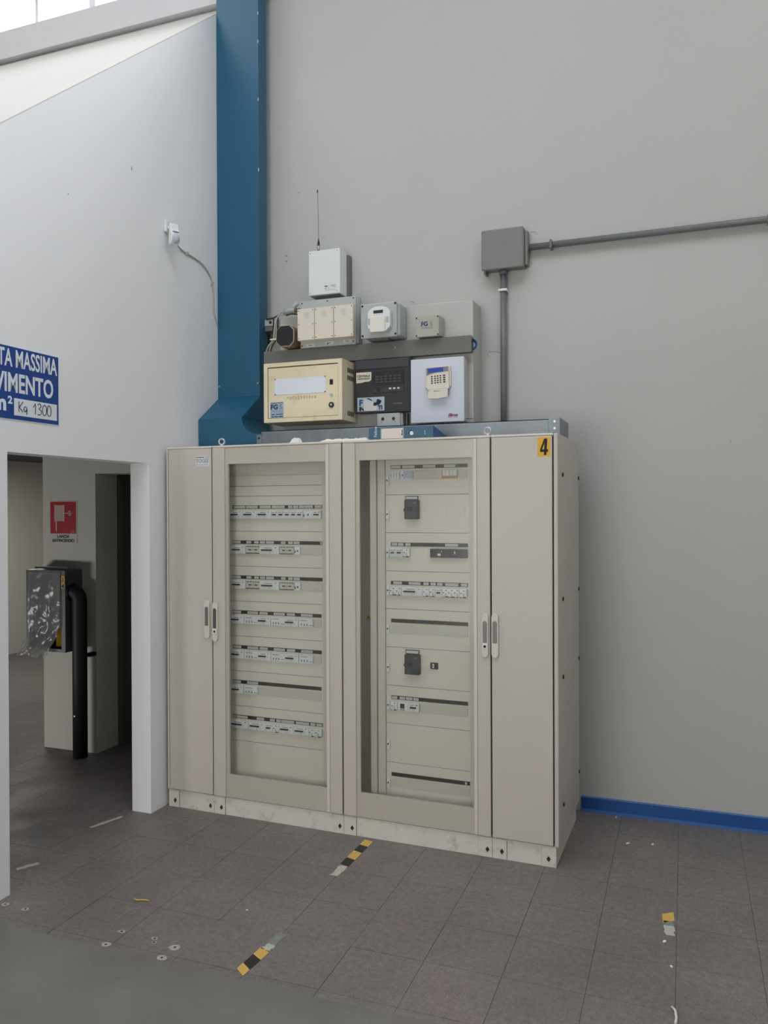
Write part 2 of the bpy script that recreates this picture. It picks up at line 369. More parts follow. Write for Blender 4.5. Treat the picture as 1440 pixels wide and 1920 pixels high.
# ================================================================== CABINETS
YAW = -0.0213; ca, sa = math.cos(YAW), math.sin(YAW)
X0, YF = 0.023183, -0.765449
DEP = 0.68; ZT = 2.1; ZB = 0.105
U = [0.0, 0.3133, 1.1273, 1.9373, 2.2498]
def cab(u0, label):
    e = empty('electrical_cabinet', (X0 + u0 * ca, YF + u0 * sa, 0), label, 'electrical cabinet', None, YAW)
    return e
OFFU = 0.0
def B(name, m, par, u0, u1, v0, v1, z0, z1, bevel=0, seg=2):
    return MB().box(u0 - OFFU, u1 - OFFU, v0, v1, z0, z1).obj(name, m, par, bevel, seg)

def plinth(e, u0, u1, screws, endcap=False):
    B('plinth', M_PLINTH, e, u0 + .002, u1 - .002, 0.014, DEP - .02, 0, ZB - .004)
    for k, s in enumerate(screws):
        a, b = (u0 + .001, u0 + 0.072) if k == 0 else (u1 - 0.072, u1 - .001)
        cp = B('plinth_corner', M_PLINTH, e, a, b, 0.010, 0.014, 0.001, ZB - .006)
        d = MB(); cx = s - OFFU
        d.prism([(cx - .010, .04), (cx, .04 - .014), (cx + .010, .04), (cx, .04 + .014)], 0.0075, 0.0099, 'y').cyl((cx, 0.004, 0.04), 0.0055, 0.0035, 'y', 10)
        d.obj('screw', M_SCREW, cp)
        (MB().box((b if k == 0 else a) - OFFU - .0012, (b if k == 0 else a) - OFFU + .0012, 0.0125, 0.0141, 0.001, ZB - .006)).obj('joint', M_DARK, cp)

def handle(e, u0, u1, z0, z1, lock, dark=M_DSTEEL):
    h = MB(); uc = (u0 + u1) / 2 - OFFU; r = (u1 - u0) / 2; pts = []
    for k in range(9): a = PI * k / 8; pts.append((uc + r * math.cos(a), z1 - r + r * math.sin(a)))
    for k in range(9): a = PI + PI * k / 8; pts.append((uc + r * math.cos(a), z0 + r + r * math.sin(a)))
    h = MB().prism(pts, -0.013, 0.0005, 'y').obj('handle', M_CABE, e, 0.003, 2)
    rr = r * 0.62; pts = []
    zt = z1 - 0.036; zb = z1 - (z1 - z0) * 0.66
    for k in range(9): a = PI * k / 8; pts.append((uc + rr * math.cos(a), zt - rr + rr * math.sin(a)))
    pts += [(uc - rr, zb), (uc + rr, zb)]
    MB().prism(pts, -0.0142, -0.010, 'y').obj('lever', dark, h, 0.001, 1)
    if lock:
        MB().box(uc - rr, uc + rr, -0.0150, -0.0125, zb - 0.030, zb - 0.002).obj('lock_plate', M_WHITEP, h, 0.0006, 1)
        MB().cyl((uc, -0.0165, zb - 0.018), 0.0065, 0.004, 'y', 14).obj('lock_cylinder', M_DARK, h)
    return h

def eyebolt(e, u, v):
    c = []; R = 0.0165
    for k in range(21): a = 2 * PI * k / 20; c.append((u - OFFU + R * math.cos(a), v + 0.2 * R * math.cos(a), ZT + 0.026 + R * math.sin(a)))
    MB().tube(c, 0.0055, 8, False).cyl((u - OFFU, v, ZT - .002), 0.011, 0.012, 'z', 14).obj('eye_bolt', M_STEEL, e)

def shell(e, u0, u1, plain=True, z0=ZB):
    m = MB(); a, b = u0 + .002 - OFFU, u1 - .002 - OFFU
    t = 0.012
    if plain: m.box(a, b, 0.026, DEP, z0, ZT - .012)
    else:
        m.box(a, a + t, 0.026, DEP, z0, ZT - .012).box(b - t, b, 0.026, DEP, z0, ZT - .012)
        m.box(a + t, b - t, 0.026, DEP, z0, z0 + t).box(a + t, b - t, 0.026, DEP, ZT - .024, ZT - .012).box(a + t, b - t, DEP - t, DEP, z0 + t, ZT - .024)
    o = m.obj('body', M_CAB, e)
    B('roof_panel', M_CABE, e, u0 + .0008, u1 - .0008, 0.002, DEP, ZT - .012, ZT, 0.003)
    return o

# --- narrow left
E1 = cab(U[0], 'narrow beige electrical cabinet with plain solid door beside the doorway wall'); OFFU = U[0]
shell(E1, U[0], U[1]); plinth(E1, U[0], U[1], (0.045, 0.287))
B('gap_shade', M_DARK, E1, U[0] + .006, U[1] - .004, 0.0195, 0.0258, ZB + .006, ZT - .016)  # dark sheet behind the door, painting the shade in its gap
B('side_rim', M_CABE, E1, U[0] + .0005, U[0] + 0.010, 0.001, 0.0255, ZB, ZT - .013, 0.003)
dr = B('door', M_CAB, E1, U[0] + 0.0145, U[1] - .0035, -0.0005, 0.019, ZB + .002, ZT - .0135, 0.004)
handle(E1, 0.2635, 0.2995, 1.000, 1.219, False)
bd = B('badge', M_PAPER, dr, 0.206, 0.300, -0.0012, -0.0006, 1.985, 2.045)
join_front('badge_print', M_INK, bd, [(0.206, 0.262, 2.034, 2.0375)], -0.0012, 0.0005)
OFF = (0, 0, 0)
text('TOGES', (0.208, -0.0018, 2.005), 0.030, mat('badge_grey', (150, 162, 178), 0.5), bd, sx=0.9, bold=0.0008)
join_front('badge_lines', M_GREYINK, bd, [(0.21 + 0.016 * k, 0.21 + 0.016 * k + 0.011, 1.992, 1.9945) for k in range(5)] + [(0.27, 0.298, 2.038, 2.040), (0.272, 0.298, 2.031, 2.033)], -0.0012, 0.0005)

# --- modules behind the glass
D = 0.095
def devices(e, zt, papers, devs, u_end, p0, full=True, row1=False, strip=True, dz=0.0):
    zs1, zs0 = zt - 0.053 + dz, zt - 0.072 + dz
    if strip:
        st = B('label_strip', M_BLACK, e, p0, u_end, D - 0.004, D + .001, zs0, zs1)
        for a, b in papers:
            pp = B('paper_label', M_PAPER, st, a, b, D - 0.0052, D - 0.0041, zs0 + .003, zs1 - .003)
            B('print', M_GREYINK, pp, a + .004, b - .004, D - 0.0056, D - 0.0052, (zs0 + zs1) / 2 - .001, (zs0 + zs1) / 2 + .001)
    z1, z0 = zt - 0.083 + dz, zt - 0.128 + dz
    last = devs[-1][2] if devs else p0
    if u_end - last > 0.02: B('blanking_strip', M_DEVG, e, last + .001, u_end, D - 0.0022, D + .001, z0 - .001, z1 + .001)
    for kind, a, b in devs:
        w = b - a; a += .0008; b -= .0008
        if kind == 'K':
            d = B('residual_relay', M_BLACK, e, a, b, D - 0.016, D + .02, z0, z1, 0.002)
            B('button', M_WHITEP, d, a + .042, a + .058, D - 0.018, D - 0.0155, z0 + .010, z0 + .022)
            B('button', M_PAPER, d, a + .062, a + .067, D - 0.018, D - 0.0155, z0 + .028, z0 + .034)
            B('button', M_PAPER, d, a + .131, a + .137, D - 0.018, D - 0.0155, z0 + .020, z0 + .034)
            continue
        pr = 0.014 if kind in 'WSL' else 0.010
        d = B('circuit_breaker' if kind in 'WSLM' else 'din_module', M_DEVG if kind in 'CN' else M_DEV, e, a, b, D - pr, D + .02, z0, z1, 0.0012, 1)
        f = D - pr
        def r(name, m, x0, x1, za, zb, dd=0.001): return B(name, m, d, x0, x1, f - dd, f + .0005, za, zb)
        if kind == 'W':
            tw = w * 0.56; B('toggle', M_BLACK, d, a + w * 0.10, a + w * 0.10 + tw, f - 0.007, f + .0005, z0 + .019, z0 + .027, 0.001, 1)
            B('toggle_tip', M_DEV, d, a + w * 0.10 + tw, a + w * 0.10 + tw + .009, f - 0.006, f + .0005, z0 + .014, z0 + .023)
            r('rating_mark', M_MARKY, b - w * .22, b - w * .12, z1 - .010, z1 - .005); r('rating_print', M_GREYINK, a + w * .25, a + w * .62, z1 - .011, z1 - .008)
            r('module_line', M_GREYINK, a + w * .5, a + w * .51, z0 + .002, z0 + .015)
        elif kind == 'S':
            B('toggle', M_BLACK, d, a + w * .18, a + w * .72, f - 0.007, f + .0005, z0 + .018, z0 + .026, 0.001, 1)
            r('rating_mark', M_MARKY, b - w * .30, b - w * .10, z1 - .012, z1 - .006); r('rating_print', M_GREYINK, a + w * .15, a + w * .5, z1 - .012, z1 - .009)
        elif kind == 'L':
            nl = max(1, round(w / 0.03))
            for k in range(nl):
                c0 = a + (k + .25) * w / nl
                B('toggle', M_WHITEP, d, c0, c0 + .013, f - 0.012, f + .0005, z0 + .003, z0 + .022, 0.001, 1)
                r('rating_mark', M_MARKY if k == nl - 1 else M_GREYINK, c0 + .010, c0 + .017, z1 - .012, z1 - .006)
                r('terminal_mark', M_INK, c0 - .004, c0 + .002, z0 + .020, z0 + .026)
            r('toggle_slot', M_BLACK, a + .004, b - .004, z0 - .0005, z0 + .005, 0.0014)
        elif kind == 'C':
            r('terminal_row', M_INK, a + .002, b - .002, z1 - .006, z1 - .002); r('terminal_row', M_INK, a + .002, b - .002, z0 + .002, z0 + .006)
            for q in (.2, .62): r('window', M_INK, a + w * q, a + w * q + .018, z0 + .020, z0 + .026)
            r('indicator', M_ORANGE, a + w * .48, a + w * .53, z0 + .016, z0 + .028)
            for k in range(5): r('terminal', M_DEV, a + .006 + k * w * .18, a + .009 + k * w * .18, z1 - .0075, z1 - .001, .0014)
        elif kind == 'D':
            for k in range(3): r('terminal', M_INK, a + w * (.16 + .2 * k), a + w * (.16 + .2 * k) + .004, z0 + .008, z0 + .019)
            r('rating_print', M_GREYINK, a + w * .72, a + w * .97, z0 + .010, z0 + .013); r('rating_print', M_GREYINK, a + w * .12, a + w * .6, z1 - .010, z1 - .007)
        elif kind == 'B':
            MB().cyl(((a + b) / 2 + .003 - OFFU, f - .003, z0 + .021), min(.0045, w * .2), .004, 'y', 12).obj('push_button', M_BLACK, d)
            if w > .03: r('terminal', M_INK, a + .003, a + .008, z0 + .010, z0 + .024)
        elif kind == 'M':
            for k in range(4):
                r('pole_line', M_GREYINK, a + (k + .5) * w / 4, a + (k + .5) * w / 4 + .0015, z0 + .003, z1 - .003)
                B('toggle', M_WHITEP, d, a + (k + .18) * w / 4, a + (k + .18) * w / 4 + .007, f - 0.009, f + .0005, z0 + .018, z0 + .030)
        elif kind == 'X':
            sc = M_LCDW if row1 else M_LCDD; big = 0.004 if row1 else 0.012
            r('screen', sc, a + (0.002 if row1 else .014), b - (0.002 if row1 else .020), z0 + big, z1 - (.002 if row1 else .008))
            if not row1:
                for k in range(4): r('key', M_BLACK, a + .013 + k * .007, a + .017 + k * .007, z0 + .003, z0 + .008)
        elif kind == 'N':
            for k in range(int(w / .0175)): r('module_line', M_PAPER, a + k * .0175, a + k * .0175 + .0008, z0, z1, .0006)
            for k in range(4): r('terminal', M_INK, a + .004, a + .008, z0 + .006 + k * .009, z0 + .010 + k * .009)
        elif kind == 'O':
            r('base_cover', M_ORANGE, a + .001, b - .001, z0, z0 + .014, .0022)
            for k in range(4): r('cartridge', M_WHITEP, a + k * w / 4 + .003, a + (k + 1) * w / 4 - .003, z0 + .014, z1 - .004, .005)

def glass_door(e, uL0, uL1, uR0, uR1, bead0=None, bead1=None):
    """stiles uL0..uL1 and uR0..uR1, glass between"""
    z0, z1 = ZB + .002, ZT - .0135
    d = B('glass_door', M_CAB, e, uL0, uL1, -0.0005, 0.019, z0, z1, 0.003)
    B('stile', M_CAB, d, uR0, uR1, -0.0005, 0.019, z0, z1, 0.003)
    B('rail', M_PANELG, d, uL1, uR0, 0.006, 0.019, 1.994, z1)
    B('rail', M_PANELG, d, uL1, uR0, 0.006, 0.019, z0, 0.236)
    B('inner_edge', M_PANELG, d, uL1 - .001, uL1 + 0.022, 0.006, 0.019, 0.236, 1.994)
    B('inner_edge', M_PANELG, d, uR0 - 0.024, uR0 + .001, 0.006, 0.019, 0.236, 1.994)
    B('glass_pane', M_GLASS, d, uL1 + .0005, uR0 - .0005, 0.0015, 0.005, z0 + .002, z1 - .001)
    return d

# --- wide left, glazed
E2 = cab(U[1], 'wide beige glazed electrical cabinet with seven rows of breakers, left of the two glass doors'); OFFU = U[1]
shell(E2, U[1], U[2], False); plinth(E2, U[1], U[2], (0.361, 1.104))
B('gap_shade', M_DARK, E2, U[1] + .003, U[1] + .016, 0.0195, 0.0258, ZB + .006, ZT - .016)  # this dark strip and the next stand in for door-gap shade
B('gap_shade', M_DARK, E2, U[2] - .012, U[2] - .003, 0.0195, 0.0258, ZB + .006, ZT - .016)
gd = glass_door(E2, 0.3168, 0.397, 1.052, 1.1235)
B('bead', M_CABE, gd, 1.033, 1.0518, -0.0025, 0.0055, ZB + .004, ZT - .016, 0.002)
handle(E2, 0.3178, 0.353, 0.985, 1.212, True, mat('lever_dark', (72, 74, 74), 0.4))
eyebolt(E2, 0.345, 0.055)
fr = MB()
for a, b, z0_, z1_ in ((.328, .3605, .12, 2.07), (.968, 1.112, .12, 2.07), (.3605, .968, 1.93, 2.07), (.3605, .968, .12, .193)):
    fr.box(a - OFFU, b - OFFU, D - .006, D + .03, z0_, z1_)
fr.obj('mounting_frame', M_PANELG, E2)
B('backing', M_DARK, E2, .3605, .968, D + .0055, D + .02, .193, 1.93)
for za, zb in [(1.87, 1.93), (1.8125, 1.87)] + [(1.8125 - .2009 * (k + 1), 1.8125 - .2009 * k) for k in range(7)] + [(.194, .4062)]:
    B('front_panel', M_PANEL, E2, .3613, .9672, D, D + .004, za + .001, zb - .001, 0.0006, 1)
zt = lambda k: 1.8125 - .2009 * k
devices(E2, zt(0), [(0.398, 0.476), (0.482, 0.559), (0.572, 0.644), (0.652, 0.704), (0.707, 0.732), (0.756, 0.781), (0.787, 0.818), (0.824, 0.854), (0.857, 0.909), (0.921, 0.963)],
        [('W', 0.378, 0.463), ('W', 0.463, 0.556), ('W', 0.556, 0.651), ('S', 0.651, 0.694), ('S', 0.694, 0.735), ('S', 0.735, 0.775), ('S', 0.775, 0.812), ('S', 0.812, 0.851), ('B', 0.851, 0.909), ('S', 0.909, 0.964)], .965, .392)
for k in (1, 2):
    devices(E2, zt(k), [(0.390, 0.445), (0.484, 0.516), (0.536, 0.564), (0.573, 0.605), (0.612, 0.662), (0.709, 0.737), (0.755, 0.783), (0.789, 0.826)] + ([(.955, .964)] if k == 1 else []),
            [('W', 0.383, 0.481), ('C', 0.481, 0.574), ('W', 0.574, 0.7), ('C', 0.7, 0.792), ('B', 0.795, 0.832)], .965, .388)
for k in (3, 4):
    devices(E2, zt(k), [(0.394, 0.446), (0.488, 0.558), (0.568, 0.62), (0.66, 0.73), (0.744, 0.794), (0.833, 0.904)],
            [('W', 0.378, 0.469), ('D', 0.469, 0.556), ('W', 0.556, 0.644), ('D', 0.644, 0.729), ('W', 0.729, 0.821), ('D', 0.821, 0.91)], .958, .390)
devices(E2, zt(5), [(0.390, 0.443), (0.485, 0.556)], [('W', 0.380, 0.464), ('D', 0.464, 0.556)], .956, .388)
devices(E2, zt(6), [(0.381, 0.411), (0.416, 0.486), (0.546, 0.594), (0.633, 0.664), (0.674, 0.702), (0.707, 0.787), (0.798, 0.88), (0.889, 0.919), (0.926, 0.96)],
        [('W', 0.373, 0.496), ('W', 0.496, 0.605), ('S', 0.605, 0.652), ('L', 0.652, 0.695), ('W', 0.695, 0.787), ('W', 0.787, 0.881), ('L', 0.881, 0.919), ('L', 0.919, 0.963)], .963, .380)

# --- wide right, glazed
E3 = cab(U[2], 'wide beige glazed electrical cabinet with two black moulded breakers, right of the two glass doors'); OFFU = U[2]
shell(E3, U[2], U[3], False); plinth(E3, U[2], U[3], (1.176, 1.913))
B('gap_shade', M_DARK, E3, U[2] + .003, U[2] + .012, 0.0195, 0.0258, ZB + .006, ZT - .016)  # two dark strips added to paint shade into the door gaps
B('gap_shade', M_DARK, E3, U[3] - .014, U[3] - .003, 0.0195, 0.0258, ZB + .006, ZT - .016)
gd = glass_door(E3, 1.1312, 1.205, 1.867, 1.9335)
B('bead', M_CABE, gd, 1.8505, 1.8668, -0.0025, 0.0055, ZB + .004, ZT - .016, 0.002)
handle(E3, 1.892, 1.926, 0.998, 1.216, True)
eyebolt(E3, 1.911, 0.055)
fr = MB()
for a, b, z0_, z1_ in ((1.296, 1.3385, .12, 2.07), (1.803, 1.92, .12, 2.07), (1.3385, 1.803, 2.012, 2.07), (1.3385, 1.803, .12, .1815)):
    fr.box(a - OFFU, b - OFFU, D - .006, D + .03, z0_, z1_)
fr.obj('mounting_frame', M_PANELG, E3)
B('hinge_cover', M_CABE, E3, 1.258, 1.293, D - .02, D + .03, .12, 2.06, 0.002)
cw = B('cable_compartment', M_PANELG, E3, 1.145, 1.258, D + .075, D + .085, .12, 2.06)
B('ruler_strip', M_DEVG, cw, 1.186, 1.194, D + .071, D + .0749, 1.73, 1.90)
st = MB().prism([(1.192 - OFFU, 1.127), (1.224 - OFFU, 1.127), (1.208 - OFFU, 1.160)], D + .0725, D + .0749, 'y').obj('warning_triangle', M_YELLOW, cw)
MB().prism([(1.207 - OFFU, 1.152), (1.203 - OFFU, 1.142), (1.208 - OFFU, 1.142), (1.206 - OFFU, 1.131), (1.213 - OFFU, 1.145), (1.209 - OFFU, 1.145)], D + .0715, D + .0725, 'y').obj('warning_symbol', M_INK, st)
B('backing', M_DARK, E3, 1.3385, 1.803, D + .0055, D + .02, .1815, 2.012)
zr = [2.0105, 1.8115, 1.611, 1.407, 1.206, 1.002, .7975, .596, .388, .182]
for k in range(9):
    za, zb = zr[k + 1], zr[k]
    B('front_panel', M_PANEL, E3, 1.3405, 1.802, D, D + .004, za + .001, zb - .001, 0.0006, 1)
    zl = (za + .098) if k else 1.888
    lt = B('latch', M_DEV, E3, 1.345, 1.3625, D - .010, D + .001, zl - .026, zl + .020, 0.002)
    MB().cyl((1.3535 - OFFU, D - .0125, zl), 0.0042, 0.004, 'y', 10).obj('latch_slot', M_DARK, lt)
devices(E3, 2.0135, [(1.375, 1.429), (1.438, 1.507), (1.553, 1.621), (1.669, 1.729)], [('M', 1.366, 1.429), ('B', 1.429, 1.448), ('X', 1.448, 1.495), ('N', 1.495, 1.66), ('O', 1.66, 1.741)], 1.794, 1.371, row1=True, dz=.007)
def mccb(u0, u1, z0, z1, lab0):
    b = B('moulded_case_breaker', mat('breaker_black', (30, 30, 34), .45), E3, u0, u1, D - .030, D + .02, z0, z1 - lab0, 0.002)
    B('label_holder', M_BLACK, b, u0 - .003, u1 - .006, D - .006, D - .0005, z1 - lab0 + .001, z1 + .004)
    B('paper_label', M_PAPER, b, u0 + .001, u1 - .010, D - .0075, D - .006, z1 - lab0 + .005, z1)
    B('toggle', M_BLACK, b, u0 + .012, u0 + .040, D - .048, D - .0295, z0 + .044, z0 + .062, 0.002)
    B('rotary_knob', M_BLACK, b, u0 - .006, u0 + .004, D - .026, D - .005, z0 + .040, z0 + .054, 0.002)
    B('rating_plate', M_LCDD, b, u0 + .008, u1 - .010, D - .0312, D - .0299, z0 + .006, z0 + .036)
    B('rating_print', M_GREYINK, b, u1 - .026, u1 - .010, D - .0312, D - .0299, z1 - lab0 - .018, z1 - lab0 - .013)
    B('rating_print', M_GREYINK, b, u0 + .014, u0 + .030, D - .0318, D - .0312, z0 + .010, z0 + .012)
mccb(1.457, 1.532, 1.683, 1.800, .017)
mccb(1.455, 1.535, 0.868, 0.990, .019)
for a, b in ((1.574, 1.635), (1.68, 1.779)):
    k = MB()
    for x0, x1, z0_, z1_ in ((a, b, 1.680, 1.6815), (a, b, 1.7545, 1.756), (a, a + .0015, 1.68, 1.756), (b - .0015, b, 1.68, 1.756)): k.box(x0 - OFFU, x1 - OFFU, D - .0006, D + .0005, z0_, z1_)
    k.obj('knockout', M_PANELG, E3)
sw = B('switch', M_BLACK, E3, 1.590, 1.631, D - .006, D + .01, .901, .934, 0.001)
B('rocker', M_WHITEP, sw, 1.603, 1.612, D - .010, D - .0055, .908, .929); B('rocker_line', M_BLACK, sw, 1.603, 1.612, D - .0105, D - .0099, .9175, .9195)
devices(E3, zr[2], [(1.377, 1.407), (1.412, 1.443), (1.454, 1.482), (1.673, 1.742)], [('S', 1.367, 1.402), ('S', 1.402, 1.44), ('L', 1.44, 1.482), ('K', 1.593, 1.793)], 1.794, 1.371)
devices(E3, zr[3], [(1.385, 1.433), (1.472, 1.537), (1.554, 1.582), (1.593, 1.621), (1.629, 1.658), (1.673, 1.743), (1.758, 1.789)],
        [('L', 1.366, 1.433), ('W', 1.433, 1.551), ('L', 1.551, 1.588), ('L', 1.588, 1.621), ('S', 1.621, 1.658), ('L', 1.658, 1.75), ('L', 1.75, 1.792)], 1.793, 1.371)
devices(E3, zr[4], [], [], 1.793, 1.371)
devices(E3, zr[6], [(1.374, 1.404), (1.418, 1.448), (1.453, 1.49), (1.495, 1.524)], [('L', 1.368, 1.408), ('X', 1.408, 1.468), ('S', 1.468, 1.53)], 1.791, 1.371)
devices(E3, zr[8], [(1.775, 1.785)], [], 1.801, 1.370)

# --- narrow right
E4 = cab(U[3], 'narrow beige electrical cabinet with plain door and yellow number 4 sticker'); OFFU = U[3]
shell(E4, U[3], U[4] - .004); plinth(E4, U[3], U[4] + .004, (1.986, 2.216))
B('gap_shade', M_DARK, E4, U[3] + .003, U[4] + .001, 0.0195, 0.0258, ZB + .006, ZT - .016)  # dark sheet keeps the door gap shaded by colour
dr = B('door', M_CAB, E4, U[3] + .0035, 2.2405, -0.0005, 0.019, ZB + .002, ZT - .0135, 0.004)
sp = B('side_panel', M_CAB, E4, 2.2465, 2.268, -0.0005, DEP, ZB - .002, ZT - .002, 0.006, 3)
for v in (.050, .585):
    for z in (1.903, 1.288, .902, .270):
        MB().cyl((2.268 - OFFU, v + .08 if v < .1 else v + .075, z), 0.010, 0.006, 'x', 12).obj('screw', M_SCREW, sp)
handle(E4, 1.9415, 1.977, 0.998, 1.218, False)
s4 = B('number_sticker', M_YELLOW, dr, 2.171, 2.232, -0.0012, -0.0006, 1.987, 2.080)
OFF = (OFFU, 0, 0)
q4 = lambda P: [(x_ - OFFU, z_) for x_, z_ in P]
MB().prism(q4([(2.183, 2.009), (2.183, 2.021), (2.203, 2.073), (2.218, 2.073), (2.215, 2.021), (2.222, 2.021), (2.2215, 2.009), (2.2145, 2.009), (2.2135, 1.994), (2.201, 1.994), (2.202, 2.009)]), -0.0018, -0.0012, 'y').obj('numeral', M_INK, s4)
MB().prism(q4([(2.193, 2.021), (2.2025, 2.021), (2.2045, 2.052)]), -0.0021, -0.0018, 'y').obj('numeral_counter', M_YELLOW, s4)
OFF = (0, 0, 0)
# ================================================================== ON TOP OF THE CABINETS
e = at(empty('cable_tray', (1.35, -0.31, 2.1), 'galvanised steel cable tray lying along the top of the cabinets', 'cable tray'))
bx('tray_base', M_GALV, e, 0.494, 2.192, -0.47, -0.15, 2.100, 2.103)
bx('tray_side', M_GALV, e, 0.494, 2.192, -0.4715, -0.4690, 2.103, 2.196)
bx('tray_side', M_GALV, e, 0.494, 2.192, -0.152, -0.1495, 2.103, 2.196)
bx('tray_lid', M_GALV, e, 0.492, 2.205, -0.4735, -0.147, 2.200, 2.204)
bx('lid_lip', M_GALV, e, 0.492, 2.205, -0.4735, -0.4720, 2.188, 2.204)
ep = bx('end_box', M_GALV, e, 2.193, 2.252, -0.475, -0.148, 2.101, 2.210, 0.001)
for z in (2.154, 2.190):
    MB().cyl(off((2.225, -0.4775, z)), 0.0065, 0.003, 'y', 12).obj('bolt', M_STEEL, ep)
lp = bx('end_plate', M_GALV, e, 0.459, 0.493, -0.474, -0.470, 2.101, 2.183)
for z in (2.122, 2.162):
    MB().cyl(off((0.475, -0.4755, z)), 0.007, 0.002, 'y', 12).obj('bolt_hole', M_DARK, lp)

e = at(empty('ring_binder', (1.46, -0.62, 2.1008), 'blue ring binder with white spine label lying on top of the cabinets', 'binder'))
pf = [(-.745, 2.1015), (-.745, 2.165), (-.735, 2.168), (-.485, 2.128), (-.485, 2.1015)]
MB().prism([(p[0] - OFF[1], p[1] - OFF[2]) for p in [(-.7435, 2.1045), (-.7435, 2.162), (-.49, 2.123), (-.49, 2.1045)]], 1.294 - OFF[0], 1.640 - OFF[0], 'x').obj('paper_block', M_PAPER, e)
bx('spine', M_BINDER, e, 1.289, 1.647, -0.7465, -0.7437, 2.1012, 2.166, 0.001)
bx('cover', M_BINDERS, e, 1.289, 1.647, -0.7436, -0.485, 2.1012, 2.104)
MB().prism([(p[0] - OFF[1], p[1] - OFF[2]) for p in [(-.7436, 2.1633), (-.7436, 2.166), (-.485, 2.127), (-.485, 2.1243)]], 1.289 - OFF[0], 1.647 - OFF[0], 'x').obj('cover', M_BINDERS, e)
MB().prism([(p[0] - OFF[1], p[1] - OFF[2]) for p in [(-.7430, 2.1042), (-.7430, 2.1625), (-.4860, 2.124), (-.4860, 2.1042)]], 1.6402 - OFF[0], 1.6465 - OFF[0], 'x').obj('cover_edge', M_BINDERS, e)
lb = bx('spine_label', mat('label_cream', (222, 212, 204), 0.7), e, 1.362, 1.481, -0.7475, -0.7466, 2.106, 2.160)
bx('label_rule', mat('label_pale_blue', (150, 176, 196), 0.6), lb, 1.357, 1.361, -0.7476, -0.7467, 2.104, 2.162)
bx('label_rule', mat('label_pale_blue', (150, 176, 196), 0.6), lb, 1.482, 1.486, -0.7476, -0.7467, 2.104, 2.162)
text('Fellow', (1.336, -0.7478, 2.116), 0.022, M_SIGNW, e, roll=PI / 2)
text('80 mm', (1.480, -0.7481, 2.122), 0.010, M_INK, lb, roll=PI / 2, bold=.0004)
text('nr-4', (1.606, -0.7478, 2.120), 0.012, M_SIGNW, e, roll=PI / 2)
fh = MB().cyl(off((1.528, -0.7480, 2.133)), 0.0125, 0.0015, 'y', 18).obj('finger_hole', M_DARK, e)
MB().cyl(off((1.5295, -0.7486, 2.131)), 0.0105, 0.0012, 'y', 18).obj('finger_ring', M_SIGNW, fh)

def lumpy(name, x0, x1, y0, y1, z0, h, n, m_, label, cat, seed):
    rnd = random.Random(seed); e = empty(name, ((x0 + x1) / 2, (y0 + y1) / 2, z0), label, cat)
    at(e); mb = MB(); nx = n; ny = 5; vs = []
    for j in range(ny + 1):
        for i in range(nx + 1):
            edge = i in (0, nx) or j in (0, ny)
            vs.append(off((x0 + (x1 - x0) * i / nx + (0 if edge else rnd.uniform(-.004, .004)), y0 + (y1 - y0) * j / ny + rnd.uniform(-.003, .003), z0 + .0006 + (0 if edge else h * rnd.uniform(.45, 1)))))
    fs = [(j * (nx + 1) + i, j * (nx + 1) + i + 1, (j + 1) * (nx + 1) + i + 1, (j + 1) * (nx + 1) + i) for j in range(ny) for i in range(nx)]
    base = [off((x, y, z0 + .0003)) for x, y in ((x0, y0), (x1, y0), (x1, y1), (x0, y1))]
    mb.add(vs, fs); mb.add(base, [(0, 1, 2, 3)]); o = mb.obj('scrap', m_, e); return e
lumpy('foam_scrap', 0.812, 0.872, -0.74, -0.69, 2.1, 0.034, 5, M_FOAM, 'small white foam scrap on the wide left glazed cabinet top edge', 'scrap', 3)
lumpy('crumpled_wrapping', 1.00, 1.285, -0.748, -0.70, 2.1, 0.018, 22, M_FOAM, 'long strip of crumpled white wrapping on the cabinet top beside the binder', 'wrapping', 5)

# ================================================================== BLUE DUCT
e = at(empty('wall_duct', (0.16, -0.12, 2.1), 'tall blue sheet-metal duct in the corner with a stepped foot on the cabinets', 'duct'))
bx('duct_shaft', M_BLUE, e, 0.002, 0.311, -0.17, -0.065, 2.462, 6.55, 0.002)
bx('wall_bracket', M_BLUE, e, 0.02, 0.27, -0.0645, -0.001, 2.7, 6.5)
prof = [(0.004, 2.1015), (0.004, 2.302), (0.312, 2.302)]
for k in range(9):
    a = PI + (PI / 2) * k / 8; prof.append((0.312 + 0.105 + 0.105 * math.cos(a), 2.302 + 0.105 * math.sin(a)))
prof += [(0.455, 2.197), (0.455, 2.1015)]
foot = MB().prism([(p[0] - OFF[0], p[1] - OFF[2]) for p in prof], -0.40 - OFF[1], -0.065 - OFF[1], 'y').obj('duct_foot', M_BLUE, e)
MB().prism([(p[0] - OFF[1], p[1] - OFF[2]) for p in [(-.398, 2.3025), (-.165, 2.465), (-.066, 2.465), (-.066, 2.3025)]], 0.0045 - OFF[0], 0.3115 - OFF[0], 'x').obj('duct_shoulder', M_BLUE, e, 0.0015, 1)
for x in (0.012, 0.297):
    MB().sphere(off((x, -0.1715, 2.54 if x < .1 else 2.545)), 0.0065, 10, 6, (1, .6, 1)).obj('rivet', M_STEEL, e)
mk = MB()
for z in (3.9, 4.35, 4.72, 4.9): mk.box(0.308 - OFF[0], 0.3118 - OFF[0], -0.1708 - OFF[1], -0.168 - OFF[1], z - OFF[2], z + .02 - OFF[2])
mk.obj('paint_chip', M_SIGNW, e)

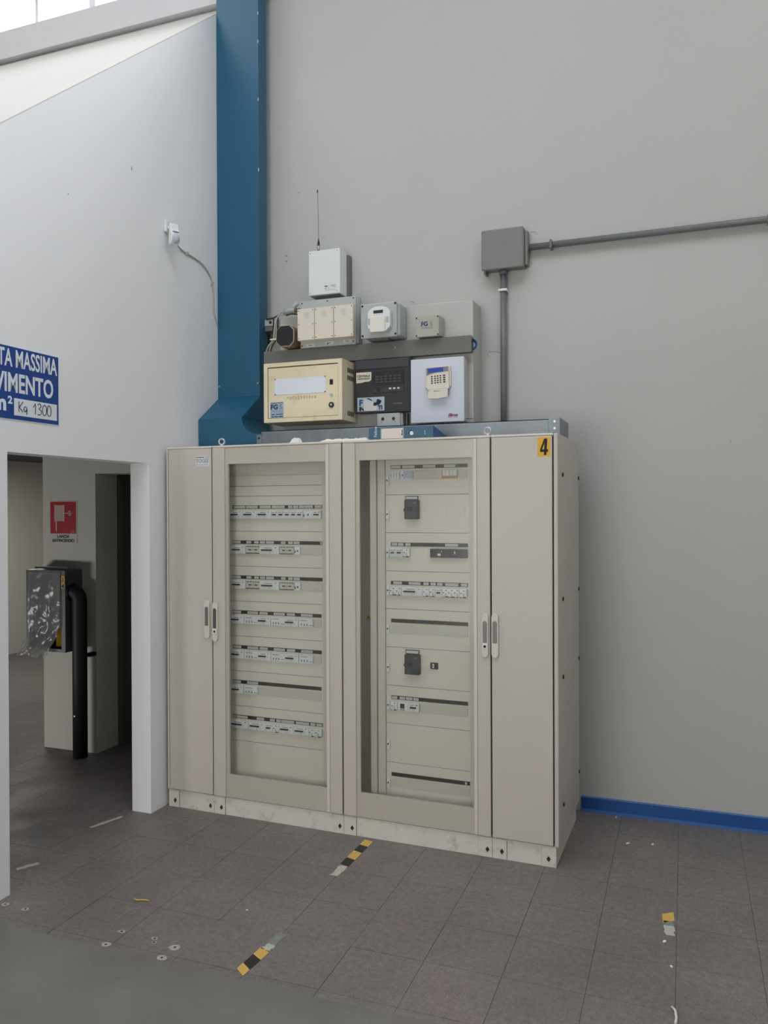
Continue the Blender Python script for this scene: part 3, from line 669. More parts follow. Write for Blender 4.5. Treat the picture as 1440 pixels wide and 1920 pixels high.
# strut bracket between duct and chase
e = at(empty('strut_rail', (0.36, -0.06, 2.92), 'short grey steel strut with round hole sticking out behind the blue duct', 'bracket'))
bx('strut', M_GREYBOX, e, 0.296, 0.399, -0.10, -0.0005, 2.923, 2.966, 0.002)
bx('strut_flange', M_TRUNK, e, 0.296, 0.405, -0.096, -0.0005, 2.892, 2.921)
MB().cyl(off((0.352, -0.1025, 2.945)), 0.010, 0.003, 'y', 14).obj('hole', M_DARK, e)

def smooth(pts, k=6):
    P = [Vector(p) for p in pts]; P = [P[0]] + P + [P[-1]]; out = []
    for i in range(1, len(P) - 2):
        for t in range(k):
            t /= k; a, b, c_, d = P[i - 1:i + 3]
            out.append(0.5 * ((2 * b) + (c_ - a) * t + (2 * a - 5 * b + 4 * c_ - d) * t * t + (-a + 3 * b - 3 * c_ + d) * t ** 3))
    out.append(P[-2]); return out
def cable(name, pts, r, m, label, cat='cable', group=None):
    e = at(empty(name, pts[0], label, cat, group)); MB().tube([off(p) for p in smooth(pts)], r).obj('sheath', m, e); return e
cable('black_cable', [(0.325, -0.105, 2.966), (0.38, -0.105, 2.972), (0.44, -0.105, 2.995), (0.50, -0.15, 2.968), (0.56, -0.205, 2.958), (0.66, -0.21, 2.94)], 0.0045, M_CABLEB, 'thin black cable running from the strut to the three-cover box')
c1 = cable('cable_bundle', [(0.52, -0.21, 2.960), (0.47, -0.21, 2.955), (0.452, -0.22, 2.90), (0.443, -0.22, 2.84), (0.435, -0.22, 2.80), (0.400, -0.215, 2.765), (0.385, -0.21, 2.74), (0.38, -0.21, 2.722)], 0.005, M_CABLEW, 'pale grey cable bundle bent down beside the octagonal sounder into the trunking')
for dx, m_ in ((-.012, M_CABLEB), (.010, M_CABLEW), (.018, M_CABLEB)):
    MB().tube([off(p) for p in smooth([(0.445 + dx, -0.205, 2.945), (0.445 + dx, -0.212, 2.88), (0.438 + dx, -0.212, 2.81), (0.405 + dx, -0.21, 2.768), (0.392 + dx, -0.21, 2.722)])], 0.0045).obj('wire', m_, c1)
at(c1); bx('cable_tie', M_WHITEP, c1, 0.418, 0.462, -0.229, -0.200, 2.800, 2.808, .001)

# ================================================================== DEVICES ON THE CHASE
PW = -0.194
def screws(e, pts, y, r=0.004, m=M_SCREW, name='screw'):
    for x, z in pts: MB().cyl(off((x, y - .0015, z)), r, 0.002, 'y', 10).obj(name, m, e)

e = at(empty('transmitter_box', (0.762, -0.08, 3.068), 'white box with thin whip antenna, topmost of the wall devices', 'control box'))
bx('housing', M_WBOX2, e, 0.655, 0.870, -0.16, -0.050, 3.071, 3.350, 0.006, 3)
bx('back_plate', M_TRUNK, e, 0.690, 0.884, -0.050, -0.0005, 3.075, 3.335)
bx('underside', M_TRUNK, e, 0.668, 0.862, -0.150, -0.055, 3.066, 3.0715)
screws(e, [(.668, 3.334), (.852, 3.336), (.668, 3.086), (.852, 3.086)], -0.16, .0028)
join_front('type_label', M_INK, e, [(.766, .786, 3.118, 3.124)], -0.1603, .0005)
join_front('type_label', M_GREYINK, e, [(.808, .842, 3.124, 3.126), (.808, .838, 3.118, 3.120), (.768, .780, 3.108, 3.110), (.768, .779, 3.102, 3.104), (.790, .797, 3.108, 3.110), (.790, .796, 3.102, 3.104), (.826, .844, 3.110, 3.112), (.770, .842, 3.094, 3.0955)], -0.1603, .0005)
an = MB().cyl(off((0.700, -0.105, 3.362)), 0.0085, 0.050, 'z', 12).obj('antenna_base', M_BLACK2, e)
MB().cyl(off((0.700, -0.105, 3.368)), 0.0092, 0.030, 'z', 12).obj('antenna_sleeve', M_STEEL, an)
MB().cyl(off((0.700, -0.105, 3.412)), 0.0075, 0.034, 'z', 12, 0.0018).tube([off((0.700, -0.105, 3.43)), off((0.698, -0.105, 3.58)), off((0.694, -0.105, 3.735))], 0.0012, 6).obj('whip', M_BLACK2, an)
MB().cyl(off((0.694, -0.105, 3.732)), 0.0035, 0.018, 'z', 8).obj('whip_tip', M_BLACK, an)

e = at(empty('switch_box', (0.84, -0.20, 2.72), 'large grey plastic box with three beige screwed covers above the trunking', 'junction box'))
bx('housing', M_GREYBOX, e, 0.664, 1.032, -0.262, -0.1945, 2.728, 3.012, 0.008, 3)
bx('lid', M_GREYBOX, e, 0.656, 1.024, -0.278, -0.262, 2.722, 3.010, 0.004, 2)
screws(e, [(.668, 2.995), (.838, 2.996), (1.008, 2.998), (.668, 2.735), (.838, 2.737), (1.008, 2.738)], -0.278, .0045)
for a, b in ((.664, .7760), (.7785, .9020), (.9045, 1.029)):
    cv = bx('beige_cover', M_BEIGE, e, a, b, -0.335, -0.2785, 2.757, 2.947, 0.003)
    screws(cv, [(a + .009, 2.935), (b - .009, 2.935), (a + .009, 2.852), (b - .009, 2.852), (a + .009, 2.769), (b - .009, 2.769)], -0.335, .003)
    join_front('faded_mark', mat('faded_print', (205, 203, 200), .7), cv, [(a + .045, a + .075, 2.90, 2.925), (a + .05, a + .082, 2.888, 2.897)], -0.3353, .0004)
for x, z in ((.724, 2.736), (.849, 2.742), (.968, 2.744)):
    lb = bx('paper_label', M_PAPER, e, x - .026, x + .026, -0.2788, -0.2781, z - .009, z + .007)
    bx('print', M_INK, lb, x - .013, x + .013, -0.2794, -0.2788, z - .003, z + .0005)
e = cable('corrugated_conduit', [(0.60, -0.24, 2.967), (0.556, -0.24, 2.967), (0.520, -0.235, 2.962)], 0.015, M_GREYBOX, 'grey corrugated conduit bent at the left of the three-cover box', 'conduit')
at(e); MB().tube([off(p) for p in ((0.560, -0.225, 2.972), (0.585, -0.225, 2.995), (0.613, -0.225, 3.018))], 0.014).obj('elbow', M_GREYBOX, e)
rg = MB()
for k in range(7): rg.cyl(off((0.524 + k * .012, -0.24, 2.966)), 0.0165, 0.005, 'x', 14)
rg.obj('ribs', M_GREYBOX, e)
MB().tube([off((0.598, -0.24, 2.967)), off((0.665, -0.24, 2.967))], 0.013).obj('spigot', M_TRUNK, e)

def octo(x0, x1, z0, z1, c):
    return [(x0 + c, z0), (x1 - c, z0), (x1, z0 + c), (x1, z1 - c), (x1 - c, z1), (x0 + c, z1), (x0, z1 - c), (x0, z0 + c)]
e = at(empty('alarm_sounder', (0.57, -0.20, 2.73), 'octagonal black-faced sounder with brown housing at the left end above the trunking', 'sounder'))
pr = lambda P: [(a - OFF[0], b - OFF[2]) for a, b in P]
MB().prism(pr(octo(.515, .634, 2.732, 2.860, .028)), -0.318 - OFF[1], -0.1945 - OFF[1], 'y').obj('housing', M_BROWN, e, .003)
MB().prism(pr(octo(.514, .635, 2.731, 2.861, .028)), -0.324 - OFF[1], -0.318 - OFF[1], 'y').obj('rim', mat('rim_tan', (176, 164, 148), .5), e, .001)
gr = MB().prism(pr(octo(.519, .630, 2.736, 2.856, .026)), -0.330 - OFF[1], -0.324 - OFF[1], 'y').obj('grille', M_BLACK, e, .002)
for k in range(9): bx('slat', M_BLACK2, gr, .530, .620, -0.3315, -0.3300, 2.752 + k * .011, 2.7545 + k * .011)

e = at(empty('keypad_enclosure', (1.2, -0.22, 2.735), 'grey box carrying a white arched keypad reader above the trunking', 'access reader'))
bx('housing', M_GREYBOX, e, 1.088, 1.318, -0.328, -0.1945, 2.738, 2.930, 0.012, 3)
bx('lid', M_GREYBOX, e, 1.083, 1.308, -0.346, -0.328, 2.733, 2.935, 0.006, 2)
screws(e, [(1.094, 2.922), (1.298, 2.924), (1.095, 2.748), (1.299, 2.748)], -0.346, .0065, M_DARK)
bx('cable_glands', M_TRUNK, e, 1.13, 1.24, -0.30, -0.22, 2.7275, 2.7375)
arch = [(1.168, 2.757), (1.250, 2.757), (1.279, 2.785), (1.279, 2.860)]
for k in range(9): a = PI * k / 8; arch.append((1.210 + 0.069 * math.cos(a), 2.868 + 0.037 * math.sin(a)))
arch += [(1.141, 2.860), (1.141, 2.785)]
rd = MB().prism(pr(arch), -0.385 - OFF[1], -0.3465 - OFF[1], 'y').obj('reader', M_WHITEP, e, .004, 2)
bx('display', M_LCDD, rd, 1.178, 1.237, -0.3860, -0.3848, 2.864, 2.882)
bx('flap', mat('flap_ivory', (226, 222, 212), .5), rd, 1.158, 1.250, -0.3935, -0.3852, 2.756, 2.846, .003)
join_front('speaker_slots', M_TRUNK, rd, [(1.145 + .0, 1.155, 2.805 + k * .007, 2.808 + k * .007) for k in range(5)] + [(1.256, 1.272, 2.808 + k * .007, 2.811 + k * .007) for k in range(5)] + [(1.182 + k * .016, 1.184 + k * .016, 2.852, 2.858) for k in range(4)], -0.3851, .0005)

e = at(empty('small_terminal_box', (1.47, -0.22, 2.727), 'small grey box with blue FGS lettering above the right end of the trunking', 'junction box'))
bx('housing', M_GREYBOX2, e, 1.405, 1.548, -0.275, -0.1945, 2.731, 2.845, 0.005, 3)
bx('lid', M_GREYBOX2, e, 1.402, 1.544, -0.292, -0.2755, 2.728, 2.847, 0.003)
screws(e, [(1.409, 2.838), (1.537, 2.838), (1.409, 2.736), (1.537, 2.736)], -0.292, .0045, M_DARK)
text('FG', (1.436, -0.2928, 2.789), 0.036, mat('logo_navy', (28, 56, 110), .5), e, sx=.98, bold=.0012)
text('S', (1.489, -0.2928, 2.789), 0.036, mat('logo_grey', (124, 134, 142), .5), e, sx=.98, bold=.0006)
join_front('underline', mat('logo_steel', (92, 128, 160), .5), e, [(1.438, 1.508, 2.780, 2.782), (1.438, 1.508, 2.773, 2.775)], -0.2923, .0005)

e = at(empty('cable_trunking', (1.05, -0.22, 2.63), 'long dark grey plastic trunking running across the wall between both rows of devices', 'trunking'))
bx('trunk_body', M_TRUNK, e, 0.389, 1.722, -0.246, -0.1945, 2.632, 2.722)
bx('trunk_cover', M_TRUNK, e, 0.387, 1.724, -0.252, -0.2465, 2.629, 2.725, .0012)
bx('paint_scratch', M_PAPER, e, 1.262, 1.2645, -0.2527, -0.2521, 2.680, 2.694)
e = at(empty('blue_cable', (1.722, -0.22, 2.68), 'loop of blue cable poking out of the right end of the grey trunking', 'cable'))
for k, r_ in enumerate((.030, .025, .020)):
    MB().tube([off((1.7235 + r_ * .8 * math.sin(PI * t / 10), -0.222 + k * .008, 2.677 + r_ * math.cos(PI * t / 10) + 0)) for t in range(11)], 0.0035, 8).obj('loop', M_CABLEBL, e)

# cream cabinet
e = at(empty('alarm_control_cabinet', (0.74, -0.22, 2.255), 'cream steel cabinet with white plate and FGS sticker below the trunking', 'control box'))
h = MB(); F = -0.434
for a, b, z0_, z1_ in ((.487, .512, 2.257, 2.612), (.975, 1.000, 2.257, 2.612), (.512, .975, 2.588, 2.612), (.512, .975, 2.257, 2.281)):
    h.box(a - OFF[0], b - OFF[0], F - OFF[1], -0.1945 - OFF[1], z0_ - OFF[2], z1_ - OFF[2])
h.box(.512 - OFF[0], .975 - OFF[0], -.40 - OFF[1], -.1945 - OFF[1], 2.281 - OFF[2], 2.588 - OFF[2])
h.obj('housing', M_CREAM, e)
bx('gap_shade', M_DARK, e, .5125, .9745, -0.409, -0.4005, 2.2815, 2.5875)  # dark sheet behind the cream door, gap shade put into colour
dr = bx('door', M_CREAM, e, .5155, .9725, F + .004, -0.4095, 2.2835, 2.5825, .001)
y = F + .004
bx('name_plate', M_SIGNW, dr, .559, .895, y - .0025, y, 2.420, 2.515, .003)
screws(dr, [(.563, 2.514), (.891, 2.513), (.563, 2.423), (.891, 2.424)], y - .0022, .004)
bx('key_switch', M_DARK, dr, .920, .941, y - .0015, y + .0003, 2.463, 2.494)
MB().cyl(off((.931, y - .004, 2.402)), .009, .0045, 'y', 16).obj('lock', M_STEEL, dr)
MB().cyl(off((.931, y - .006, 2.345)), .0165, .0065, 'y', 20).obj('lock', M_BLACK, dr)
MB().cyl(off((.931, y - .0075, 2.346)), .007, .002, 'y', 14).obj('keyhole', M_STEEL, dr)
stk = bx('sticker', mat('sticker_steel', (158, 178, 192), .5), dr, .529, .618, y - .0008, y + .0002, 2.284, 2.378)
text('FG', (.530, y - .0014, 2.336), 0.040, mat('logo_navy', (28, 56, 110), .5), stk, sx=1.05, bold=.0016)
text('S', (.590, y - .0014, 2.336), 0.040, mat('logo_grey', (124, 134, 142), .5), stk, sx=1.0, bold=.001)
join_front('small_print', mat('logo_navy', (28, 56, 110), .5), stk, [(.533, .576, 2.371, 2.3745), (.580, .614, 2.372, 2.3755), (.535, .56, 2.302, 2.307), (.566, .612, 2.303, 2.308), (.536, .552, 2.288, 2.294), (.557, .580, 2.2885, 2.2945), (.585, .612, 2.289, 2.295)], y - .0008, .0006)
join_front('small_print', M_GREYINK, stk, [(.535, .614, 2.326, 2.3275), (.535, .610, 2.318, 2.3195)], y - .0008, .0006)
join_front('glue_residue', mat('glue', (196, 180, 146), .7, var=.15, vscale=90), dr, [(.64 + k * .018, .652 + k * .018, 2.394 + random.uniform(-.01, .004), 2.404 + random.uniform(0, .008)) for k in range(11)], y, .0003)
sl = MB()
for z in (2.557, 2.512, 2.302):
    for k in range(4): sl.box(1.0 - OFF[0], 1.0012 - OFF[0], -.352 + k * .024 - OFF[1], -.338 + k * .024 - OFF[1], z - .014 - OFF[2], z + .014 - OFF[2])
sl.obj('vent_slots', M_DARK, e)

# black fire panel
e = at(empty('fire_alarm_panel', (1.17, -0.22, 2.32), 'black alarm panel with CENTRALE paper label between the cream and the white cabinets', 'alarm panel'))
F = -0.275
bx('housing', M_BLACK2, e, 1.020, 1.362, -0.262, -0.1945, 2.310, 2.618, .004)
bx('front_cover', M_BLACK2, e, 1.014, 1.366, F, -0.2625, 2.304, 2.624, .005, 3)
bx('top_band', mat('panel_charcoal', (62, 62, 66), .5), e, 1.02, 1.358, F - .006, F - .0002, 2.566, 2.618, .003)
wn = bx('display_window', M_BLACK, e, 1.125, 1.325, F - .003, F - .0002, 2.464, 2.552, .001)
join_front('indicator_rows', mat('panel_print', (70, 72, 74), .6), wn, [(1.148 + .028 * k, 1.166 + .028 * k, 2.482 + .016 * j, 2.490 + .016 * j) for k in range(6) for j in range(3)], F - .003, .0006)
bx('window_edge', mat('panel_charcoal', (62, 62, 66), .5), wn, 1.125, 1.330, F - .005, F - .0028, 2.458, 2.463)
kp = bx('key_field', mat('panel_charcoal2', (52, 52, 56), .5), e, 1.132, 1.325, F - .003, F - .0002, 2.424, 2.456, .001)
for k in range(3): bx('button', M_PAPER, kp, 1.233 + k * .026, 1.247 + k * .026, F - .0052, F - .0031, 2.439, 2.449)
MB().cyl(off((1.166, F - .009, 2.443)), .012, .006, 'y', 18).obj('key_lock', M_BLACK, kp)
screws(e, [(1.03, 2.418), (1.345, 2.432)], F, .004, M_DARK)
pl = MB().prism(pr([(1.024, 2.486), (1.066, 2.488), (1.072, 2.492), (1.108, 2.493), (1.112, 2.498), (1.120, 2.500), (1.121, 2.549), (1.024, 2.549)]), F - .0010 - OFF[1], F - .0001 - OFF[1], 'y').obj('paper_label', M_BEIGE, e)
text('CENTRALE', (1.029, F - .0014, 2.520), .0195, M_INK, pl, sx=.88, bold=.0004)
text('ANTINCENDIO', (1.033, F - .0014, 2.506), .0125, M_INK, pl, sx=.93, bold=.0003)
wl_ = bx('torn_sticker', mat('torn_pale', (176, 192, 202), .6), e, 1.031, 1.203, F - .0012, F - .0001, 2.317, 2.399)
text('F', (1.042, F - .0018, 2.352), .048, mat('logo_navy2', (20, 54, 130), .5), wl_, bold=.002)
text('S', (1.152, F - .0018, 2.352), .048, mat('logo_navy2', (20, 54, 130), .5), wl_, bold=.0014)
text('IN', (1.042, F - .0018, 2.322), .030, mat('ink_navy', (20, 24, 60), .5), wl_, bold=.002)
text('TI', (1.163, F - .0018, 2.325), .032, mat('ink_navy', (20, 24, 60), .5), wl_, bold=.002)
tear = [(1.075, 2.322), (1.110, 2.3185), (1.150, 2.3185), (1.158, 2.335), (1.150, 2.352), (1.138, 2.356), (1.132, 2.370), (1.108, 2.385), (1.083, 2.389), (1.070, 2.370), (1.074, 2.350), (1.068, 2.338)]
MB().prism(pr(tear), F - .0026 - OFF[1], F - .0019 - OFF[1], 'y').obj('torn_patch', M_PAPER, wl_)
blot = [(1.132, 2.352), (1.145, 2.346), (1.158, 2.354), (1.178, 2.360), (1.186, 2.374), (1.175, 2.382), (1.160, 2.378), (1.150, 2.366), (1.138, 2.368)]
MB().prism(pr(blot), F - .0032 - OFF[1], F - .0027 - OFF[1], 'y').obj('torn_patch', M_INK, wl_)
MB().prism(pr([(1.088, 2.391), (1.108, 2.393), (1.126, 2.380), (1.122, 2.376), (1.106, 2.386)]), F - .0032 - OFF[1], F - .0027 - OFF[1], 'y').obj('torn_patch', M_INK, wl_)
text('NOTIFIER', (1.254, F - .0006, 2.350), .0125, M_GREYINK, e, sx=1.15, bold=.0003)

# small socket box under it
e = at(empty('twin_hole_box', (1.23, -0.22, 2.22), 'small grey box with two round black holes under the black alarm panel', 'socket box'))
bx('housing', M_GREYBOX, e, 1.160, 1.312, -0.262, -0.1945, 2.214, 2.2995, .003)
bx('lid', M_GREYBOX, e, 1.156, 1.300, -0.274, -0.2625, 2.212, 2.3000, .002)
for x in (1.192, 1.259):
    MB().cyl(off((x, -0.2760, 2.267)), .0095, .003, 'y', 18).obj('hole', M_BLACK, e)
screws(e, [(1.295, 2.294), (1.184, 2.248), (1.268, 2.248)], -0.274, .0022, M_DARK)
bx('support_bracket', M_TRUNK, e, 1.318, 1.330, -0.230, -0.1945, 2.214, 2.2995)

# white cabinet with keypad
e = at(empty('white_alarm_cabinet', (1.53, -0.22, 2.225), 'white steel alarm cabinet with a beige keypad, below the right end of the trunking', 'control box'))
F = -0.30
bx('housing', mat('white_steel_side', (190, 188, 182), .5), e, 1.381, 1.690, -0.285, -0.1945, 2.236, 2.595, .003)
bx('door', M_WHITEBOX, e, 1.375, 1.693, F, -0.2852, 2.231, 2.599, .004, 3)
text('Elkron', (1.600, F - .0006, 2.262), .022, mat('logo_red', (140, 40, 70), .5), e, sx=.95, bold=.001, shear=.3)
join_front('logo_line', mat('logo_red', (140, 40, 70), .5), e, [(1.597, 1.622, 2.255, 2.257), (1.632, 1.655, 2.255, 2.257)], F, .0004)
MB().tube([off((1.6895, -.25, 2.250)), off((1.725, -.235, 2.250))], .0018, 6).obj('hinge_pin', M_SCREW, e)
# keypad hangs a little crooked on the door
kpe = at(empty('wall_keypad', (1.545, F - .001, 2.45), 'beige keypad with blue display and open flap on the white cabinet', 'keypad'))
kpe.rotation_euler = (0, math.radians(-1.5), 0)
bx('back_shell', M_BEIGE, kpe, 1.466, 1.620, F - .012, F - .0005, 2.430, 2.546, .004)
kb = bx('keypad_body', M_BEIGE, kpe, 1.480, 1.612, F - .026, F - .0122, 2.416, 2.544, .004)
bz = MB().prism(pr([(1.480, 2.497), (1.500, 2.505), (1.545, 2.512), (1.609, 2.514), (1.609, 2.541), (1.480, 2.541)]), F - .0275 - OFF[1], F - .0258 - OFF[1], 'y').obj('bezel', mat('bezel_grey', (128, 124, 134), .5), kb)
bx('display', M_LCD, kb, 1.490, 1.580, F - .0285, F - .0274, 2.513, 2.536)
for j in range(4):
    for i, (x, w_) in enumerate(((1.512, .0055), (1.531, .0048), (1.547, .0048), (1.563, .0048), (1.585, .0075))):
        MB().prism(pr([(x + w_ * math.cos(t), 2.490 - j * .0125 + .0036 * math.sin(t) + i * .0005) for t in [k * PI / 5 for k in range(10)]]), F - .0285 - OFF[1], F - .0258 - OFF[1], 'y').obj('key', M_INK, kb)
fp = MB().prism(pr([(1.492, 2.4155), (1.606, 2.4155), (1.604, 2.367), (1.545, 2.361), (1.484, 2.366)]), F - .034 - OFF[1], F - .026 - OFF[1], 'y').obj('flap', M_BEIGE, kpe, .002)
text('Elkron', (1.522, F - .0346, 2.402), .010, M_GREYINK, fp, sx=1.3, shear=.3)

# ================================================================== CONDUITS AND JUNCTION BOX
e = at(empty('wall_junction_box', (1.86, -0.04, 3.13), 'grey square junction box high on the back wall', 'junction box'))
bx('housing', M_JBOX, e, 1.757, 1.993, -0.070, -0.0005, 3.138, 3.362, .004)
bx('lid', M_JBOX, e, 1.743, 1.991, -0.089, -0.0705, 3.132, 3.367, .008, 3)
screws(e, [(1.756, 3.353), (1.978, 3.356), (1.756, 3.146), (1.978, 3.146)], -0.089, .005, M_JBOX)
MB().cyl(off((1.862, -0.032, 3.112)), .024, .026, 'z', 16).obj('gland', M_CONDUIT, e)
MB().cyl(off((1.9935, -0.032, 3.255)), .024, .022, 'x', 16).obj('gland', M_CONDUIT, e)
bx('foot_bracket', M_JBOX, e, 1.752, 1.764, -0.06, -0.0005, 3.118, 3.1375)
bx('foot_bracket', M_JBOX, e, 1.996, 2.010, -0.06, -0.0005, 3.150, 3.345)
e = at(empty('conduit', (1.862, -0.032, 2.1), 'vertical grey conduit pipe from the cabinet tray up to the junction box', 'conduit'))
MB().cyl(off((1.862, -0.032, 2.02)), .0185, 1.09, 'z', 18).obj('pipe', M_CONDUIT, e)
cl = bx('clamp', M_WHITEP, e, 1.836, 1.888, -0.056, -0.0005, 3.012, 3.026, .003); cl['label'] = 'white pipe clamp'
e = at(empty('conduit', (3.6, -0.032, 3.254), 'long horizontal grey conduit pipe running right from the junction box', 'conduit'))
MB().cyl(off((2.017, -0.032, 3.2545)), .0185, 3.15, 'x', 18).obj('pipe', M_CONDUIT, e)
bx('clamp', M_CONDUIT, e, 2.135, 2.149, -0.058, -0.0005, 3.229, 3.280, .003)
for x in (3.27, 4.4): bx('coupling', M_JBOX, e, x, x + .045, -0.058, -0.006, 3.229, 3.281, .006)

# ================================================================== LEFT WALL
e = at(empty('motion_sensor', (0.0, -0.72, 3.34), 'white motion detector on a wall bracket high on the left wall', 'sensor'))
bx('wall_bracket', M_WHITEP, e, 0.0005, 0.018, -0.745, -0.700, 3.370, 3.440, .005)
MB().tube([off((0.015, -0.722, 3.40)), off((0.05, -0.722, 3.375))], .010).obj('swivel', M_WHITEP, e)
hd = MB(); prof = [(-.000, .060), (.018, .064), (.026, .03), (.045, -.008), (.046, -.038), (.030, -.062), (.0, -.062)]
body = MB().prism([(a, b) for a, b in prof], -.028, .028, 'y').obj('sensor_head', M_WHITEP, e, .008, 3)
body.location = (0.045, 0.0, 0.012); body.rotation_euler = (0, math.radians(6), math.radians(-28))
ln = MB().sphere((.036, 0, -.026), .030, 14, 9, (.8, .85, 1.0)).obj('lens', mat('lens_grey', (190, 190, 204), .3), e)
ln.location = body.location; ln.rotation_euler = body.rotation_euler
sl = MB().box(.0345, .040, -.018, .018, .010, .0135).obj('slot', M_BLACK, e); sl.location = body.location; sl.rotation_euler = body.rotation_euler
e = cable('sensor_cable', [(0.03, -0.66, 3.315), (0.007, -0.58, 3.312), (0.006, -0.525, 3.306), (0.006, -0.43, 3.300), (0.006, -0.339, 3.284), (0.006, -0.262, 3.235), (0.006, -0.238, 3.18), (0.006, -0.222, 3.10), (0.006, -0.222, 3.02), (0.006, -0.19, 2.955), (0.006, -0.176, 2.94)], .0048, M_CABLEW, 'thin grey cable curving from the motion detector to the blue duct')
at(e)
for y_, z_ in ((-.520, 3.305), (-.243, 3.195)): bx('cable_clip', M_CABLEW, e, 0.0005, 0.014, y_ - .008, y_ + .008, z_ - .010, z_ + .012, .002)

e = at(empty('load_sign', (0.0, -2.0, 2.15), 'blue floor load sign with white lettering and handwritten Kg 1300 on left wall', 'sign'))
bx('sign_plate', M_SIGNW, e, 0.0005, 0.0030, -2.232, -1.597, 2.148, 2.484, .001)
bx('blue_face', M_SIGNB, e, 0.0030, 0.0036, -2.228, -1.603, 2.152, 2.480)
text('PORTATA MASSIMA', (.0042, -2.172, 2.388), .098, M_SIGNW, e, 'left', width=.560, height=.082, bold=.0016)
text('PAVIMENTO', (.0042, -2.078, 2.273), .112, M_SIGNW, e, 'left', width=.440, height=.090, bold=.0026)
text('m', (.0042, -2.000, 2.186), .105, M_SIGNW, e, 'left', width=.074, height=.052, bold=.004)
text('2', (.0042, -1.916, 2.220), .052, M_SIGNW, e, 'left', width=.026, height=.036, bold=.002)
wp = bx('white_panel', M_SIGNW, e, 0.0036, 0.0040, -1.880, -1.614, 2.171, 2.249)
def hand(strokes, y0, z0, s, par, m):
    mb = MB()
    for st_ in strokes: mb.tube([off((.0046, y0 + p[0] * s, z0 + p[1] * s)) for p in (smooth([(a, b, 0) for a, b in st_], 5) if len(st_) > 2 else [(a, b) for a, b in st_])], .0017, 6)
    return mb.obj('handwriting', m, par)
ring = lambda cx, cy, rx, ry: [(cx + rx * math.cos(PI / 2 + k * PI / 4), cy + ry * math.sin(PI / 2 + k * PI / 4)) for k in range(9)]
hand([[(.0, 1.0), (.0, .0)], [(.52, 1.02), (.04, .45)], [(.04, .45), (.50, .0)],
      [(1.0, .50), (.75, .56), (.62, .3), (.78, .06), (1.0, .16)], [(1.02, .44), (1.04, .0), (.98, -.2)], [(.86, .22), (1.04, .22)]], -1.852, 2.190, .046, wp, M_INK)
hand([[(.0, .62), (.26, 1.0)], [(.26, 1.0), (.26, .0)], [(.55, .92), (.80, 1.05), (.98, .82), (.74, .56), (1.02, .36), (.92, .04), (.55, .0)],
      ring(1.42, .5, .26, .5), ring(2.0, .5, .25, .52)], -1.766, 2.188, .050, wp, M_INK)

# marks on walls
def scuff(parent_wall, pts, m): pass
wb = [o for o in bpy.data.objects if o.name == 'wall_back'][0]; wlf = [o for o in bpy.data.objects if o.name == 'wall_left'][0]
OFF = (0, 0, 0)
mk = MB()
for x, z, w_, h_ in ((1.283, 3.015, .03, .006), (1.295, 3.008, .012, .005), (3.092, 2.092, .006, .02), (.510, 3.795, .016, .008), (1.95, 3.504, .01, .006), (2.034, 3.352, .04, .004), (2.05, 3.34, .02, .005)):
    mk.prism([(x - w_ / 2, z), (x - w_ * .1, z + h_ / 2), (x + w_ / 2, z + h_ * .2), (x + w_ * .2, z - h_ / 2)], -.0012, 0.0, 'y')
mk.obj('scuff_mark', M_WMARK, wb)
for x, z in ((.418, 3.396), (.418, 3.361)): MB().cyl((x, -.0012, z), .004, .0012, 'y', 10).obj('drill_hole', M_DARK, wb)
MB().tube([(1.805, -.001, 2.668), (1.770, -.001, 2.672), (1.757, -.001, 2.655), (1.775, -.001, 2.640)], .0013, 5).tube([(1.807, -.001, 2.672), (1.832, -.001, 2.660), (1.85, -.001, 2.674)], .0013, 5).obj('scratch', M_WMARK, wb)
mk = MB()
mk.prism([(-1.040, 3.62), (-1.030, 3.615), (-1.034, 3.640)], 0.0, .0012, 'x').prism([(-1.53, 3.30), (-1.52, 3.304), (-1.526, 3.309)], 0.0, .0012, 'x')
mk.obj('scuff_mark', M_WMARK, wlf)

# ================================================================== PILLAR: hose sign, hose cabinet, pipe
Y0 = -0.08
e = at(empty('fire_hose_sign', (-1.36, Y0, 1.5), 'red fire hose sign with LANCIA ANTINCENDIO caption on the pillar', 'sign'))
bx('sign_plate', mat('sign_rim', (196, 196, 192), .5), e, -1.482, -1.232, Y0 - .003, Y0 - .0005, 1.497, 1.803)
rf = bx('red_face', M_RED, e, -1.474, -1.240, Y0 - .0036, Y0 - .003, 1.566, 1.797)
H = lambda n_, m_, r_: join_front(n_, m_, rf, r_, Y0 - .0037, .0005)
MW = mat('sign_symbol', (206, 202, 198), .5)
H('hose_reel', MW, [(-1.437, -1.433, 1.652, 1.776), (-1.350, -1.346, 1.652, 1.776)] + [(-1.429 + k * .0101, -1.4225 + k * .0101, 1.656, 1.772) for k in range(8)])
H('hose_end', MW, [(-1.424, -1.416, 1.588, 1.654), (-1.422, -1.418, 1.575, 1.590), (-1.346, -1.312, 1.711, 1.715)])
vm_ = MB().tube([off((-1.297 + .017 * math.cos(k * PI / 8), Y0 - .0042, 1.713 + .017 * math.sin(k * PI / 8))) for k in range(17)], .002, 5, False)
vm_.box(-1.314 - OFF[0], -1.280 - OFF[0], Y0 - .0045 - OFF[1], Y0 - .0038 - OFF[1], 1.711 - OFF[2], 1.715 - OFF[2]).box(-1.299 - OFF[0], -1.295 - OFF[0], Y0 - .0045 - OFF[1], Y0 - .0038 - OFF[1], 1.697 - OFF[2], 1.729 - OFF[2])
vm_.obj('valve_wheel', MW, rf)
text('14', (-1.292, Y0 - .0042, 1.568), .034, mat('sign_number', (190, 130, 40), .5), rf, bold=.001)
